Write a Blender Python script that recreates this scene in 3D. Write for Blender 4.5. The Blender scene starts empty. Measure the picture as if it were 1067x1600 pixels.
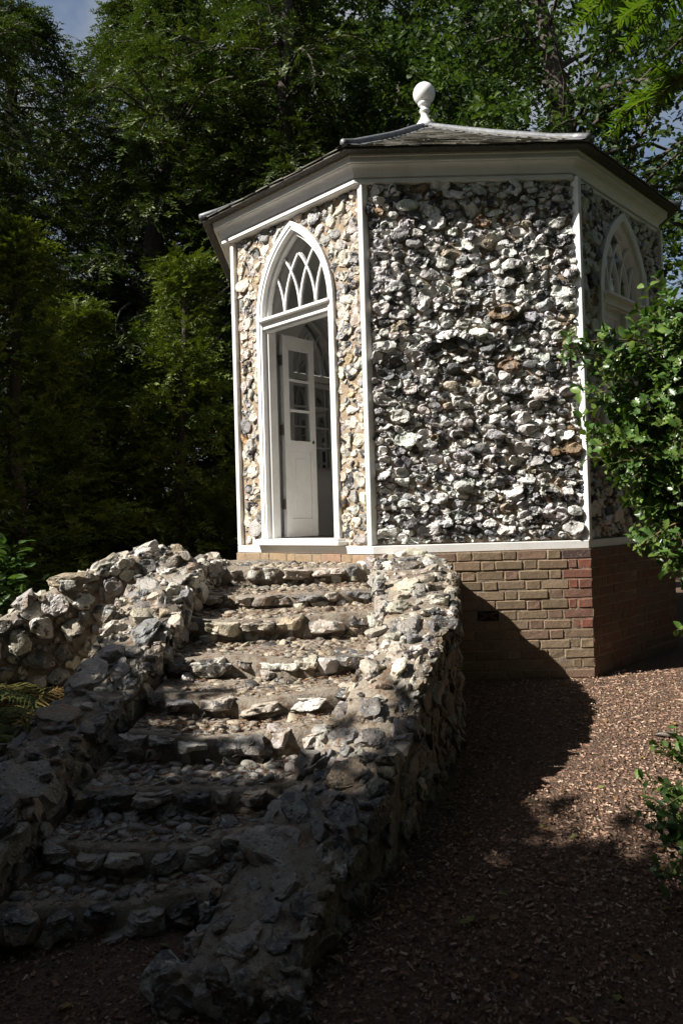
import bpy, bmesh, math, random
import numpy as np
from math import pi, sin, cos, tan, sqrt, radians, atan2
from mathutils import Matrix, Vector

random.seed(7)
scene = bpy.context.scene
COL = scene.collection

# ------------------------------------------------------------------ camera
CAM = np.array([-1.105, -7.6135, 0.2626])
YAW, PIT, ROL, FPX = 0.010678, 0.011433, -0.028553, 1166.02
_fw = np.array([sin(YAW)*cos(PIT), cos(YAW)*cos(PIT), sin(PIT)])
_r = np.array([cos(YAW), -sin(YAW), 0.0]); _u = np.cross(_r, _fw)
_r2 = cos(ROL)*_r + sin(ROL)*_u; _u2 = -sin(ROL)*_r + cos(ROL)*_u
cd = bpy.data.cameras.new('camera')
cd.sensor_fit = 'VERTICAL'; cd.sensor_height = 24.0; cd.sensor_width = 24.0
cd.lens = FPX/1600*24.0; cd.clip_start = 0.05; cd.clip_end = 2000
cam = bpy.data.objects.new('camera', cd); COL.objects.link(cam)
M = Matrix.Identity(4)
for i in range(3):
    M[i][0] = _r2[i]; M[i][1] = _u2[i]; M[i][2] = -_fw[i]; M[i][3] = CAM[i]
cam.matrix_world = M
scene.camera = cam

# ------------------------------------------------------------------ sky, sun, exposure
SUN_THETA, SUN_EL = radians(71), radians(41.5)          # theta: towards the left of -y
sdir = np.array([-sin(SUN_THETA)*cos(SUN_EL), -cos(SUN_THETA)*cos(SUN_EL), sin(SUN_EL)])
world = bpy.data.worlds.new('World'); scene.world = world; world.use_nodes = True
nt = world.node_tree; nt.nodes.clear()
wo = nt.nodes.new('ShaderNodeOutputWorld'); bg = nt.nodes.new('ShaderNodeBackground')
sky = nt.nodes.new('ShaderNodeTexSky'); sky.sky_type = 'NISHITA'; sky.sun_disc = False
sky.sun_elevation = SUN_EL; sky.sun_rotation = atan2(sdir[0], sdir[1])
tc = nt.nodes.new('ShaderNodeTexCoord')
cn = nt.nodes.new('ShaderNodeTexNoise'); cn.inputs['Scale'].default_value = 2.6; cn.inputs['Detail'].default_value = 6
cn.inputs['Roughness'].default_value = 0.6
cr = nt.nodes.new('ShaderNodeValToRGB'); cr.color_ramp.elements[0].position = 0.44; cr.color_ramp.elements[1].position = 0.62
cmix = nt.nodes.new('ShaderNodeMix'); cmix.data_type = 'RGBA'
cmix.inputs['B'].default_value = (3.9, 4.1, 4.4, 1)
nt.links.new(tc.outputs['Generated'], cn.inputs['Vector'])
nt.links.new(cn.outputs['Fac'], cr.inputs['Fac'])
nt.links.new(cr.outputs['Color'], cmix.inputs['Factor'])
nt.links.new(sky.outputs['Color'], cmix.inputs['A'])
nt.links.new(cmix.outputs['Result'], bg.inputs['Color'])
bg.inputs['Strength'].default_value = 0.05
nt.links.new(bg.outputs['Background'], wo.inputs['Surface'])

sl = bpy.data.lights.new('sun', 'SUN'); sl.energy = 5.0; sl.angle = radians(0.5); sl.color = (1.0, 0.94, 0.855)
so = bpy.data.objects.new('sun', sl); COL.objects.link(so)
so.rotation_euler = Vector(sdir).to_track_quat('Z', 'Y').to_euler(); so.location = (-12, -8, 14)
scene.view_settings.view_transform = 'Standard'; scene.view_settings.look = 'None'
scene.view_settings.exposure = 1.10; scene.view_settings.gamma = 1.0
scene.view_settings.use_curve_mapping = False
scene.cycles.max_bounces = 6; scene.cycles.diffuse_bounces = 3; scene.cycles.transparent_max_bounces = 12

# ------------------------------------------------------------------ materials
MATS = {}
class NB:
    """small node builder"""
    def __init__(s, name):
        m = bpy.data.materials.new(name); m.use_nodes = True; s.m = m; s.t = m.node_tree
        s.t.nodes.clear(); MATS[name] = m
        s.out = s.n('ShaderNodeOutputMaterial'); s.b = s.n('ShaderNodeBsdfPrincipled')
        s.l(s.b.outputs[0], s.out.inputs['Surface'])
    def n(s, typ, **kw):
        nd = s.t.nodes.new(typ)
        for k, v in kw.items():
            if k in nd.inputs: nd.inputs[k].default_value = v
            else: setattr(nd, k, v)
        return nd
    def l(s, a, b): s.t.links.new(a, b)
    def pos(s): return s.n('ShaderNodeNewGeometry').outputs['Position']
    def noise(s, scale, detail=4, rough=0.55, vec=None, out='Fac'):
        nd = s.n('ShaderNodeTexNoise', Scale=scale, Detail=detail, Roughness=rough)
        s.l(vec if vec is not None else s.pos(), nd.inputs['Vector']); return nd.outputs[out]
    def voro(s, scale, vec=None, out='Distance'):
        nd = s.n('ShaderNodeTexVoronoi', Scale=scale); s.l(vec if vec is not None else s.pos(), nd.inputs['Vector']); return nd.outputs[out]
    def ramp(s, fac, p0, p1, c0=(0,0,0,1), c1=(1,1,1,1)):
        nd = s.n('ShaderNodeValToRGB'); e = nd.color_ramp.elements
        e[0].position = p0; e[1].position = p1; e[0].color = c0; e[1].color = c1
        s.l(fac, nd.inputs['Fac']); return nd.outputs['Color']
    def mix(s, fac, a, b, blend='MIX'):
        nd = s.n('ShaderNodeMix'); nd.data_type = 'RGBA'; nd.blend_type = blend
        for v, k in ((fac, 'Factor'), (a, 'A'), (b, 'B')):
            if isinstance(v, (int, float)): nd.inputs[k].default_value = v
            elif isinstance(v, tuple): nd.inputs[k].default_value = v if len(v) == 4 else v+(1,)
            else: s.l(v, nd.inputs[k])
        return nd.outputs['Result']
    def math(s, op, a, b=0.0):
        nd = s.n('ShaderNodeMath'); nd.operation = op
        for i, v in enumerate((a, b)):
            if isinstance(v, (int, float)): nd.inputs[i].default_value = v
            else: s.l(v, nd.inputs[i])
        return nd.outputs[0]
    def attr(s, name='Col'): return s.n('ShaderNodeAttribute', attribute_name=name)
    def col(s, c): s.l(c, s.b.inputs['Base Color']) if not isinstance(c, tuple) else setattr(s.b.inputs['Base Color'], 'default_value', c+(1,))
    def rough(s, v):
        if isinstance(v, (int, float)): s.b.inputs['Roughness'].default_value = v
        else: s.l(v, s.b.inputs['Roughness'])
    def bump(s, h, strength=0.5, dist=0.01):
        nd = s.n('ShaderNodeBump', Strength=strength, Distance=dist); s.l(h, nd.inputs['Height'])
        s.l(nd.outputs[0], s.b.inputs['Normal']); return nd

def m_flint(name, patch=(0.045, 0.05, 0.058), dirt=(0.16, 0.115, 0.07), lichen=0.0, dirtamt=0.6):
    b = NB(name); a = b.attr()
    n1 = b.noise(14, 3, 0.5); n2 = b.noise(60, 4, 0.6); n3 = b.noise(5, 3)
    thr = b.math('SUBTRACT', n1, a.outputs['Alpha'])
    fac = b.ramp(thr, 0.0, 0.045)
    c = b.mix(fac, patch, a.outputs['Color'])
    c = b.mix(b.math('MULTIPLY', b.ramp(n2, 0.45, 0.75), dirtamt*0.6), c, dirt)
    c = b.mix(b.math('MULTIPLY', b.ramp(n3, 0.48, 0.70), dirtamt*0.75), c, dirt)
    c = b.mix(b.math('MULTIPLY', b.ramp(b.noise(230, 2), 0.35, 0.7), 0.30), c, (0.05, 0.045, 0.04))
    if lichen:
        c = b.mix(b.math('MULTIPLY', b.ramp(b.noise(38, 3, 0.7), 0.54, 0.62), lichen), c, (0.30, 0.30, 0.26))
        c = b.mix(b.math('MULTIPLY', b.ramp(b.noise(9, 3, 0.7), 0.56, 0.70), lichen), c, (0.20, 0.11, 0.03))
    b.col(c)
    b.rough(b.math('ADD', b.math('MULTIPLY', fac, 0.25), 0.33))
    h = b.math('ADD', b.math('ADD', n2, b.math('MULTIPLY', n1, 0.8)), b.math('MULTIPLY', b.ramp(b.voro(42), 0.0, 0.35), 0.9))
    b.bump(h, 0.85, 0.007)
    return b.m
m_flint('flint_white', dirtamt=0.34); m_flint('flint_weathered', lichen=0.5, dirtamt=0.85)

def m_mortar(name, c0, c1, litter=None):
    b = NB(name)
    n = b.noise(9, 5, 0.65); n2 = b.noise(90, 4, 0.7)
    c = b.mix(b.ramp(n, 0.35, 0.68), c0, c1)
    c = b.mix(b.math('MULTIPLY', b.ramp(n2, 0.4, 0.7), 0.5), c, tuple(x*0.45 for x in c0))
    if litter:
        c = b.mix(b.ramp(b.noise(14, 5, 0.75), 0.50, 0.62), c, litter)
    b.col(c); b.rough(0.92)
    b.bump(b.math('ADD', b.math('MULTIPLY', n2, 0.6), b.noise(28, 4, 0.6)), 0.9, 0.012)
    return b.m
m_mortar('mortar_wall', (0.27, 0.205, 0.14), (0.40, 0.31, 0.22))
m_mortar('mortar_brick', (0.22, 0.17, 0.12), (0.31, 0.245, 0.175))
m_mortar('mortar_stair', (0.17, 0.145, 0.115), (0.30, 0.262, 0.21), (0.115, 0.07, 0.04))

def m_brick():
    b = NB('brick'); oi = b.n('ShaderNodeObjectInfo')
    n = b.noise(22, 5, 0.65); n2 = b.noise(130, 3, 0.7)
    c = b.mix(b.ramp(n, 0.3, 0.75), oi.outputs['Color'], b.mix(0.55, oi.outputs['Color'], (0.10, 0.075, 0.05)))
    c = b.mix(b.math('MULTIPLY', b.ramp(n2, 0.5, 0.72), 0.45), c, (0.10, 0.065, 0.045))
    c = b.mix(b.math('MULTIPLY', b.ramp(b.noise(60, 2), 0.62, 0.70), 0.5), c, (0.42, 0.34, 0.25))
    b.col(c); b.rough(0.9); b.bump(b.math('ADD', n, b.math('MULTIPLY', n2, 0.5)), 0.8, 0.006)
m_brick()
def m_paint():
    b = NB('white_paint')
    n = b.noise(6, 4, 0.6); n2 = b.noise(70, 4, 0.7)
    c = b.mix(b.ramp(n, 0.35, 0.75), (0.83, 0.825, 0.81), (0.76, 0.755, 0.735))
    c = b.mix(b.math('MULTIPLY', b.ramp(n2, 0.56, 0.74), 0.35), c, (0.33, 0.32, 0.27))
    c = b.mix(b.math('MULTIPLY', b.ramp(b.noise(2.2, 6, 0.7), 0.52, 0.74), 0.28), c, (0.40, 0.41, 0.33))
    b.col(c); b.rough(0.38); b.bump(n2, 0.12, 0.002)
    b = NB('interior_paint')
    b.col(b.mix(b.ramp(b.noise(3, 3), 0.35, 0.7), (0.80, 0.80, 0.80), (0.84, 0.84, 0.83))); b.rough(0.6)
    b = NB('floor_boards'); b.col(b.mix(b.noise(20, 4), (0.38, 0.35, 0.31), (0.46, 0.43, 0.38))); b.rough(0.5)
    b = NB('reveal_darkened'); b.col(b.mix(b.noise(12, 4), (0.06, 0.045, 0.035), (0.11, 0.085, 0.065))); b.rough(0.7)
    b = NB('hinge_metal'); b.col((0.13, 0.12, 0.11)); b.rough(0.5); b.b.inputs['Metallic'].default_value = 0.6
    b = NB('iron'); b.col(b.mix(b.noise(80, 4), (0.05, 0.03, 0.025), (0.12, 0.055, 0.03))); b.rough(0.8)
    b = NB('hole_shade_black'); b.col((0.01, 0.009, 0.008)); b.rough(1)
    b = NB('lead')
    n = b.noise(12, 4, 0.6)
    b.col(b.mix(b.ramp(n, 0.35, 0.7), (0.10, 0.108, 0.118), (0.19, 0.198, 0.21))); b.rough(0.55); b.b.inputs['Metallic'].default_value = 0.25
    b.bump(b.noise(25, 4), 0.5, 0.01)
    b = NB('slate'); oi = b.n('ShaderNodeObjectInfo'); a = oi.outputs['Color']
    n = b.noise(30, 5, 0.7)
    c = b.mix(b.ramp(n, 0.35, 0.7), a, b.mix(0.5, a, (0.16, 0.15, 0.11)))
    c = b.mix(b.math('MULTIPLY', b.ramp(b.noise(70, 3), 0.58, 0.66), 0.6), c, (0.22, 0.21, 0.15))
    b.col(c); b.rough(0.75); b.bump(n, 0.6, 0.006)
    # window glass: thin sheet, mirror reflection by fresnel over clear transmission
    m = bpy.data.materials.new('glass'); m.use_nodes = True; t = m.node_tree; t.nodes.clear(); MATS['glass'] = m
    o = t.nodes.new('ShaderNodeOutputMaterial'); mx = t.nodes.new('ShaderNodeMixShader'); fr = t.nodes.new('ShaderNodeFresnel')
    fr.inputs['IOR'].default_value = 1.6
    tr = t.nodes.new('ShaderNodeBsdfTransparent'); tr.inputs[0].default_value = (0.86, 0.89, 0.88, 1)
    gl = t.nodes.new('ShaderNodeBsdfGlossy'); gl.inputs['Roughness'].default_value = 0.02
    t.links.new(fr.outputs[0], mx.inputs[0]); t.links.new(tr.outputs[0], mx.inputs[1]); t.links.new(gl.outputs[0], mx.inputs[2])
    t.links.new(mx.outputs[0], o.inputs[0])
m_paint()
def m_leaf(name, rough=0.5, trans=0.25, spec=0.5):
    m = bpy.data.materials.new(name); m.use_nodes = True; t = m.node_tree; t.nodes.clear(); MATS[name] = m
    o = t.nodes.new('ShaderNodeOutputMaterial'); p = t.nodes.new('ShaderNodeBsdfPrincipled')
    a = t.nodes.new('ShaderNodeAttribute'); a.attribute_name = 'Col'
    t.links.new(a.outputs['Color'], p.inputs['Base Color'])
    p.inputs['Roughness'].default_value = rough; p.inputs['Specular IOR Level'].default_value = spec
    tl = t.nodes.new('ShaderNodeBsdfTranslucent'); mx = t.nodes.new('ShaderNodeMixShader'); mx.inputs[0].default_value = trans
    hs = t.nodes.new('ShaderNodeMix'); hs.data_type = 'RGBA'; hs.blend_type = 'MULTIPLY'; hs.inputs['Factor'].default_value = 1
    hs.inputs['B'].default_value = (1.5, 1.6, 0.6, 1)
    t.links.new(a.outputs['Color'], hs.inputs['A']); t.links.new(hs.outputs['Result'], tl.inputs['Color'])
    t.links.new(p.outputs[0], mx.inputs[1]); t.links.new(tl.outputs[0], mx.inputs[2]); t.links.new(mx.outputs[0], o.inputs[0])
m_leaf('leaf_yew', 0.55, 0.15, 0.35); m_leaf('leaf_broad', 0.60, 0.25, 0.25); m_leaf('leaf_holly', 0.36, 0.15, 0.45); m_leaf('leaf_fern', 0.6, 0.3, 0.3)
def m_misc():
    b = NB('bark'); n = b.noise(18, 5, 0.7)
    b.col(b.mix(b.ramp(n, 0.35, 0.7), (0.030, 0.023, 0.018), (0.10, 0.082, 0.065))); b.rough(0.95); b.bump(n, 1.0, 0.03)
    b = NB('twig'); b.col(b.mix(b.noise(40, 3), (0.10, 0.075, 0.035), (0.20, 0.15, 0.08))); b.rough(0.8)
    b = NB('mulch_chip'); a = b.attr(); b.col(b.mix(b.math('MULTIPLY', b.noise(150, 3), 0.5), a.outputs['Color'], (0.06, 0.035, 0.022))); b.rough(0.85)
    b = NB('ground_soil'); n = b.noise(45, 6, 0.75); n2 = b.noise(3, 3)
    c = b.mix(b.ramp(n, 0.35, 0.68), (0.05, 0.029, 0.019), (0.19, 0.115, 0.075))
    b.col(c); b.rough(0.95); b.bump(b.math('ADD', n, b.voro(70)), 1.0, 0.02)
m_misc()

# ------------------------------------------------------------------ helpers
def obj(name, me, mat=None, parent=None, loc=None):
    o = bpy.data.objects.new(name, me); COL.objects.link(o)
    if mat and me is not None and not me.materials: me.materials.append(MATS[mat])
    if loc is not None: o.location = loc
    if parent: o.parent = parent
    return o
def thing(name, label, cat, loc=(0, 0, 0), group=None):
    o = bpy.data.objects.new(name, None); COL.objects.link(o); o.location = loc
    o.empty_display_size = 0.2
    o['label'] = label; o['category'] = cat
    if group: o['group'] = group
    bpy.context.view_layer.update()
    return o
def put(name, me, mat, parent, loc=(0, 0, 0)):
    """link under a parent, loc in world coordinates (parents are only translated)"""
    o = obj(name, me, mat, parent)
    p = parent; off = np.zeros(3)
    while p is not None:
        off += np.array(p.location); p = p.parent
    o.location = np.array(loc, float) - off
    return o
def mesh(name, V, F, cols=None, smooth=False, sharp=0):
    """V (n,3); F list of arrays, each (m,k) with k verts per face"""
    if not (isinstance(F, list) and len(F) and isinstance(F[0], np.ndarray) and F[0].ndim == 2): F = [F]
    F = [np.asarray(f, dtype=np.int32) for f in F if len(f)]
    V = np.asarray(V, dtype=np.float32)
    me = bpy.data.meshes.new(name)
    me.vertices.add(len(V)); me.vertices.foreach_set('co', V.ravel())
    li = np.concatenate([f.ravel() for f in F]); tot = np.concatenate([np.full(len(f), f.shape[1], np.int32) for f in F])
    st = np.concatenate([[0], np.cumsum(tot)[:-1]]).astype(np.int32)
    me.loops.add(len(li)); me.loops.foreach_set('vertex_index', li)
    me.polygons.add(len(tot)); me.polygons.foreach_set('loop_start', st)
    try: me.polygons.foreach_set('loop_total', tot)
    except Exception: pass
    me.polygons.foreach_set('use_smooth', np.full(len(tot), smooth))
    me.update(calc_edges=True)
    if sharp: me.set_sharp_from_angle(angle=radians(sharp))
    if cols is not None:
        a = me.color_attributes.new('Col', 'FLOAT_COLOR', 'POINT')
        a.data.foreach_set('color', np.asarray(cols, dtype=np.float32).ravel())
    return me
class Acc:
    """collects geometry for one mesh"""
    def __init__(s): s.V = []; s.F = {}; s.C = []; s.n = 0
    def add(s, V, F, col=None):
        V = np.asarray(V, float); F = np.asarray(F)
        s.V.append(V); s.F.setdefault(F.shape[1], []).append(F + s.n); s.n += len(V)
        if col is not None:
            c = np.asarray(col, float)
            s.C.append(np.tile(c, (len(V), 1)) if c.ndim == 1 else c)
    def box(s, a, b, fr=None):
        x0, y0, z0 = a; x1, y1, z1 = b
        V = np.array([[x0,y0,z0],[x1,y0,z0],[x1,y1,z0],[x0,y1,z0],[x0,y0,z1],[x1,y0,z1],[x1,y1,z1],[x0,y1,z1]], float)
        if fr is not None: V = fr(V)
        s.add(V, [[0,3,2,1],[4,5,6,7],[0,1,5,4],[1,2,6,5],[2,3,7,6],[3,0,4,7]])
    def mesh(s, name, smooth=False, sharp=0):
        V = np.concatenate(s.V); C = np.concatenate(s.C) if s.C else None
        return mesh(name, V, [np.concatenate(f) for f in s.F.values()], C, smooth, sharp)
def fixn(me):
    bm = bmesh.new(); bm.from_mesh(me); bmesh.ops.recalc_face_normals(bm, faces=bm.faces); bm.to_mesh(me); bm.free(); return me
def bevel(me, w, seg=1):
    bm = bmesh.new(); bm.from_mesh(me); bmesh.ops.recalc_face_normals(bm, faces=bm.faces)
    bmesh.ops.bevel(bm, geom=list(bm.edges), offset=w, segments=seg, affect='EDGES', profile=0.5); bm.to_mesh(me); bm.free(); return me
def ico(sub):
    bm = bmesh.new(); bmesh.ops.create_icosphere(bm, subdivisions=sub, radius=1)
    V = np.array([v.co[:] for v in bm.verts]); F = np.array([[v.index for v in f.verts] for f in bm.faces]); bm.free(); return V, F
ICO = {k: ico(k) for k in (2, 3, 4)}
def tube(pts, rad, sides=8):
    pts = np.asarray(pts, float); n = len(pts); rad = np.broadcast_to(rad, (n,))
    T = np.gradient(pts, axis=0); T /= np.linalg.norm(T, axis=1)[:, None]+1e-9
    ref = np.array([0.31, 0.17, 0.93]) if abs(T[:, 2]).mean() < 0.8 else np.array([0.9, 0.2, 0.1])
    A = np.cross(T, ref); A /= np.linalg.norm(A, axis=1)[:, None]+1e-9; B = np.cross(T, A)
    a = np.arange(sides)*2*pi/sides
    V = (pts[:, None] + rad[:, None, None]*(np.cos(a)[None, :, None]*A[:, None]+np.sin(a)[None, :, None]*B[:, None])).reshape(-1, 3)
    F = []
    for i in range(n-1):
        for k in range(sides):
            k2 = (k+1) % sides
            F.append([i*sides+k, i*sides+k2, (i+1)*sides+k2, (i+1)*sides+k])
    return V, np.array(F)
class SN:
    """smooth random scalar field (sum of sines)"""
    def __init__(s, rng, freq, n=9):
        d = rng.normal(size=(n, 3)); d /= np.linalg.norm(d, axis=1)[:, None]
        s.k = d*freq*rng.uniform(0.6, 1.6, (n, 1)); s.p = rng.uniform(0, 2*pi, n)
    def __call__(s, P): return np.sin(P@s.k.T+s.p).mean(1)*1.6

# ------------------------------------------------------------------ stone packing
def clip(poly, n, c):
    out = []; m = len(poly)
    for i in range(m):
        p = poly[i]; q = poly[(i+1) % m]
        dp = p[0]*n[0]+p[1]*n[1]-c; dq = q[0]*n[0]+q[1]*n[1]-c
        if dp <= 0: out.append(p)
        if (dp < 0) != (dq < 0) and dp != dq:
            t = dp/(dp-dq); out.append((p[0]+(q[0]-p[0])*t, p[1]+(q[1]-p[1])*t))
    return out
NA = 24
ANG = np.arange(NA)*2*pi/NA
DIRS = np.stack([np.cos(ANG), np.sin(ANG)], 1)
def pack(rng, x0, x1, y0, y1, rmed, spread, aspect=1.3, inside=None, gap=0.06, fill=0.92, rlim=None, tight=0.80):
    """packs stones of mixed size; returns list of (centre, R[NA] radial extents). inside(P)->bool array masks the region"""
    W, H = x1-x0, (y1-y0)*aspect
    rad = []; area = 0
    tgt = W*H*fill
    while area < tgt:
        r = rmed*math.exp(rng.normal()*spread)
        if rlim: r = min(max(r, rlim[0]), rlim[1])
        rad.append(r); area += pi*r*r
    rad = sorted(rad, reverse=True) + [rmed*0.55]*int(len(rad)*0.35)
    P = np.zeros((len(rad), 2)); R = np.zeros(len(rad)); n = 0
    for r in rad:
        for _ in range(26):
            p = np.array([rng.uniform(0, W), rng.uniform(0, H)])
            if inside is not None and not inside(np.array([[p[0]+x0, p[1]/aspect+y0]]))[0]: continue
            if n and ((P[:n]-p)**2).sum(1).__lt__((tight*(R[:n]+r))**2).any(): continue
            P[n] = p; R[n] = r; n += 1; break
    P = P[:n]; R = R[:n]; out = []
    for i in range(n):
        b = 2.1*R[i]; px, py = P[i]
        poly = [(max(px-b, 0), max(py-b, 0)), (min(px+b, W), max(py-b, 0)), (min(px+b, W), min(py+b, H)), (max(px-b, 0), min(py+b, H))]
        d2 = ((P-P[i])**2).sum(1); cand = np.argsort(d2)[1:22]
        for j in cand:
            nn = 2*(P[j]-P[i]); c = P[j]@P[j]-P[i]@P[i]-R[j]**2+R[i]**2
            poly = clip(poly, nn, c)
            if len(poly) < 3: break
        if len(poly) < 3: continue
        Q = np.array(poly); Q[:, 1] /= aspect
        c = Q.mean(0)
        E = np.roll(Q, -1, 0)-Q; N = np.stack([E[:, 1], -E[:, 0]], 1)
        ok = np.linalg.norm(N, axis=1) > 1e-7; N = N[ok]/np.linalg.norm(N[ok], axis=1)[:, None]
        h = (N*(Q[ok]-c)).sum(1)
        den = DIRS@N.T
        r = np.where(den > 1e-4, h[None]/np.maximum(den, 1e-4), 9).min(1)
        r = np.minimum(r, r.mean()*1.7)
        for _ in range(2): r = 0.25*np.roll(r, 1)+0.5*r+0.25*np.roll(r, -1)
        c = c+np.array([x0, y0])
        if inside is not None:
            for _ in range(7):
                bad = ~inside(c+DIRS*r[:, None])
                if not bad.any(): break
                r = np.where(bad, r*0.82, r)
        r = r*(1-gap)
        if r.mean() < rmed*0.28: continue
        out.append((c, r))
    return out
def stone(rng, r, depth, sub=3, knob=0.16, dent=0.34, ndent=3, flat=0.72, zs=0.75, facets=9, lo=0.60, tilt=0.24):
    """flint nodule: broken facets, knobs and hollows inside the outline r"""
    n, F = ICO[sub]
    th = np.arctan2(n[:, 1], n[:, 0]); rho = np.hypot(n[:, 0], n[:, 1])
    t = (th % (2*pi))/(2*pi)*NA; i0 = np.floor(t).astype(int) % NA; f = t-np.floor(t)
    Rr = r[i0]*(1-f)+r[(i0+1) % NA]*f
    d = np.ones(len(n))
    if facets:
        c = rng.normal(size=(facets, 3)); c /= np.linalg.norm(c, axis=1)[:, None]; o = rng.uniform(lo, 0.98, facets)
        d = np.minimum(1.06, (o[None]/np.maximum(n@c.T, 0.05)).min(1))
    k1 = rng.normal(size=(5, 3))*1.9; k2 = rng.normal(size=(6, 3))*4.6
    d = d + knob*np.sin(n@k1.T+rng.uniform(0, 6.3, 5)).sum(1)*0.40
    rg = 0.5-np.abs(np.sin(n@k2.T*0.6+rng.uniform(0, 6.3, 6)))
    d = d + knob*0.30*rg.sum(1)
    if sub > 3:
        k3 = rng.normal(size=(6, 3))*11; d = d + knob*0.16*np.sin(n@k3.T+rng.uniform(0, 6.3, 6)).sum(1)*0.5
    for _ in range(ndent):
        c = rng.normal(size=3); c[2] = abs(c[2])*0.9+0.1; c /= np.linalg.norm(c)
        w = rng.uniform(0.25, 0.75); q = np.clip((n@c-cos(w))/(1-cos(w)), 0, 1); q = q*q*(3-2*q)
        d = d - dent*rng.uniform(0.3, 1.0)*q
    dd = np.clip(d, 0.30, 1.6); de = np.clip(0.12+d*0.92, 0.62, 1.16)
    x = np.cos(th)*Rr*rho**flat*de; y = np.sin(th)*Rr*rho**flat*de
    z = np.sign(n[:, 2])*np.abs(n[:, 2])**zs*depth*dd
    z = z + (x*rng.normal()*tilt + y*rng.normal()*tilt)
    return np.stack([x, y, z], 1), F
PAL_C = [((0.74, 0.735, 0.715), 56), ((0.60, 0.59, 0.565), 22), ((0.38, 0.39, 0.41), 13), ((0.12, 0.125, 0.135), 6), ((0.24, 0.16, 0.09), 1.5), ((0.46, 0.40, 0.31), 2.5)]
PAL_D = [((0.62, 0.58, 0.50), 40), ((0.55, 0.49, 0.40), 25), ((0.38, 0.37, 0.355), 20), ((0.20, 0.20, 0.20), 6), ((0.46, 0.36, 0.22), 7), ((0.42, 0.25, 0.10), 1)]
PAL_S = [((0.47, 0.43, 0.365), 38), ((0.62, 0.595, 0.55), 28), ((0.31, 0.30, 0.285), 18), ((0.14, 0.145, 0.155), 10), ((0.33, 0.27, 0.19), 7)]
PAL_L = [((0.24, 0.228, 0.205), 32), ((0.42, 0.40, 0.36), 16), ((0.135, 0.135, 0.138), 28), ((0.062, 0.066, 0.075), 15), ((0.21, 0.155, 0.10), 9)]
PAL_M = [((0.17, 0.155, 0.12), 30), ((0.12, 0.115, 0.085), 25), ((0.27, 0.25, 0.21), 18), ((0.08, 0.082, 0.085), 20), ((0.15, 0.115, 0.075), 7)]  # dark mossy tones for outer parapet faces, deepened to stand in for shade
PAL_P = [((0.36, 0.35, 0.33), 40), ((0.24, 0.23, 0.22), 30), ((0.45, 0.43, 0.39), 15), ((0.13, 0.13, 0.14), 15)]
def pick(rng, pal):
    w = np.array([p[1] for p in pal], float); c = np.array(pal[rng.choice(len(pal), p=w/w.sum())][0])
    c = c*rng.uniform(0.85, 1.12)*(1+rng.normal(size=3)*0.025)
    return np.clip(np.append(c, rng.choice([0.30, 0.36, 0.41, 0.46, 0.52], p=[0.3, 0.25, 0.2, 0.15, 0.1])), 0.01, 0.9)
def px_area(c, r, nrm):
    d = np.array(c)-CAM; z = d@_fw
    if z < 0.2: return 0
    px = 533.5+FPX*(d@_r2)/z; py = 800-FPX*(d@_u2)/z
    if px < -20 or px > 1087 or py < -20 or py > 1620: return 0
    f = -(np.array(nrm)@d)/np.linalg.norm(d)
    return max(f, 0.03)*(r*FPX/z)**2
def sub_for(c, r, nrm, hi=4):
    a = sqrt(px_area(c, r, nrm))
    return hi if a > 13 else (3 if a > 4.5 else 2)
class StoneSet:
    smooth = True; sharp = 0
    """stones of one thing: the largest in view become objects under their part, the others one stuff part"""
    def __init__(s, name, mat): s.name = name; s.mat = mat; s.L = []
    def add(s, V, F, col, centre, frame, part, rmean):
        Vw = V@frame          # frame rows: u, v, n
        s.L.append((px_area(centre, rmean, frame[2]), Vw, F, col, np.array(centre), part))
    def build(s, root, limit, restname):
        s.L.sort(key=lambda q: -q[0])
        for a, V, F, col, c, part in s.L[:limit]:
            me = mesh(s.name, V, F, np.tile(col, (len(V), 1)), s.smooth, s.sharp)
            put(s.name, me, s.mat, part, c)
        A = Acc()
        for a, V, F, col, c, part in s.L[limit:]: A.add(V+c, F, col)
        if A.n:
            o = put(restname, A.mesh(restname, s.smooth, s.sharp), s.mat, root); o['kind'] = 'stuff'

# ------------------------------------------------------------------ ground
def ground_z(x, y):
    return -0.975 - 0.061*np.clip(-1.95-np.asarray(y, float), 0, 7)
def build_ground():
    def axis(lo, hi, step, far):
        a = list(np.arange(lo, hi+1e-6, step)); d = step
        left, right = [], []
        x = lo
        while x > -far: d *= 1.35; x -= d; left.append(x)
        d = step; x = hi
        while x < far: d *= 1.35; x += d; right.append(x)
        return np.array(left[::-1]+a+right)
    X = axis(-4, 3, 0.06, 600); Y = axis(-6.6, -1.0, 0.06, 600)
    gx, gy = np.meshgrid(X, Y)
    rng = np.random.default_rng(3); f1 = SN(rng, 3.0); f2 = SN(rng, 14.0)
    P = np.stack([gx.ravel(), gy.ravel(), np.zeros(gx.size)], 1)
    near = np.clip(1-np.hypot(gx.ravel()+0.5, gy.ravel()+4)/8, 0, 1)
    z = ground_z(gx.ravel(), gy.ravel()) + near*(0.010*f1(P)+0.006*f2(P))
    P[:, 2] = z
    nx = len(X); i = np.arange(len(Y)-1)[:, None]*nx+np.arange(nx-1)[None]
    F = np.stack([i, i+1, i+nx+1, i+nx], -1).reshape(-1, 4)
    o = obj('ground', mesh('ground', P, F, None, True), 'ground_soil'); o['kind'] = 'structure'
build_ground()

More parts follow.
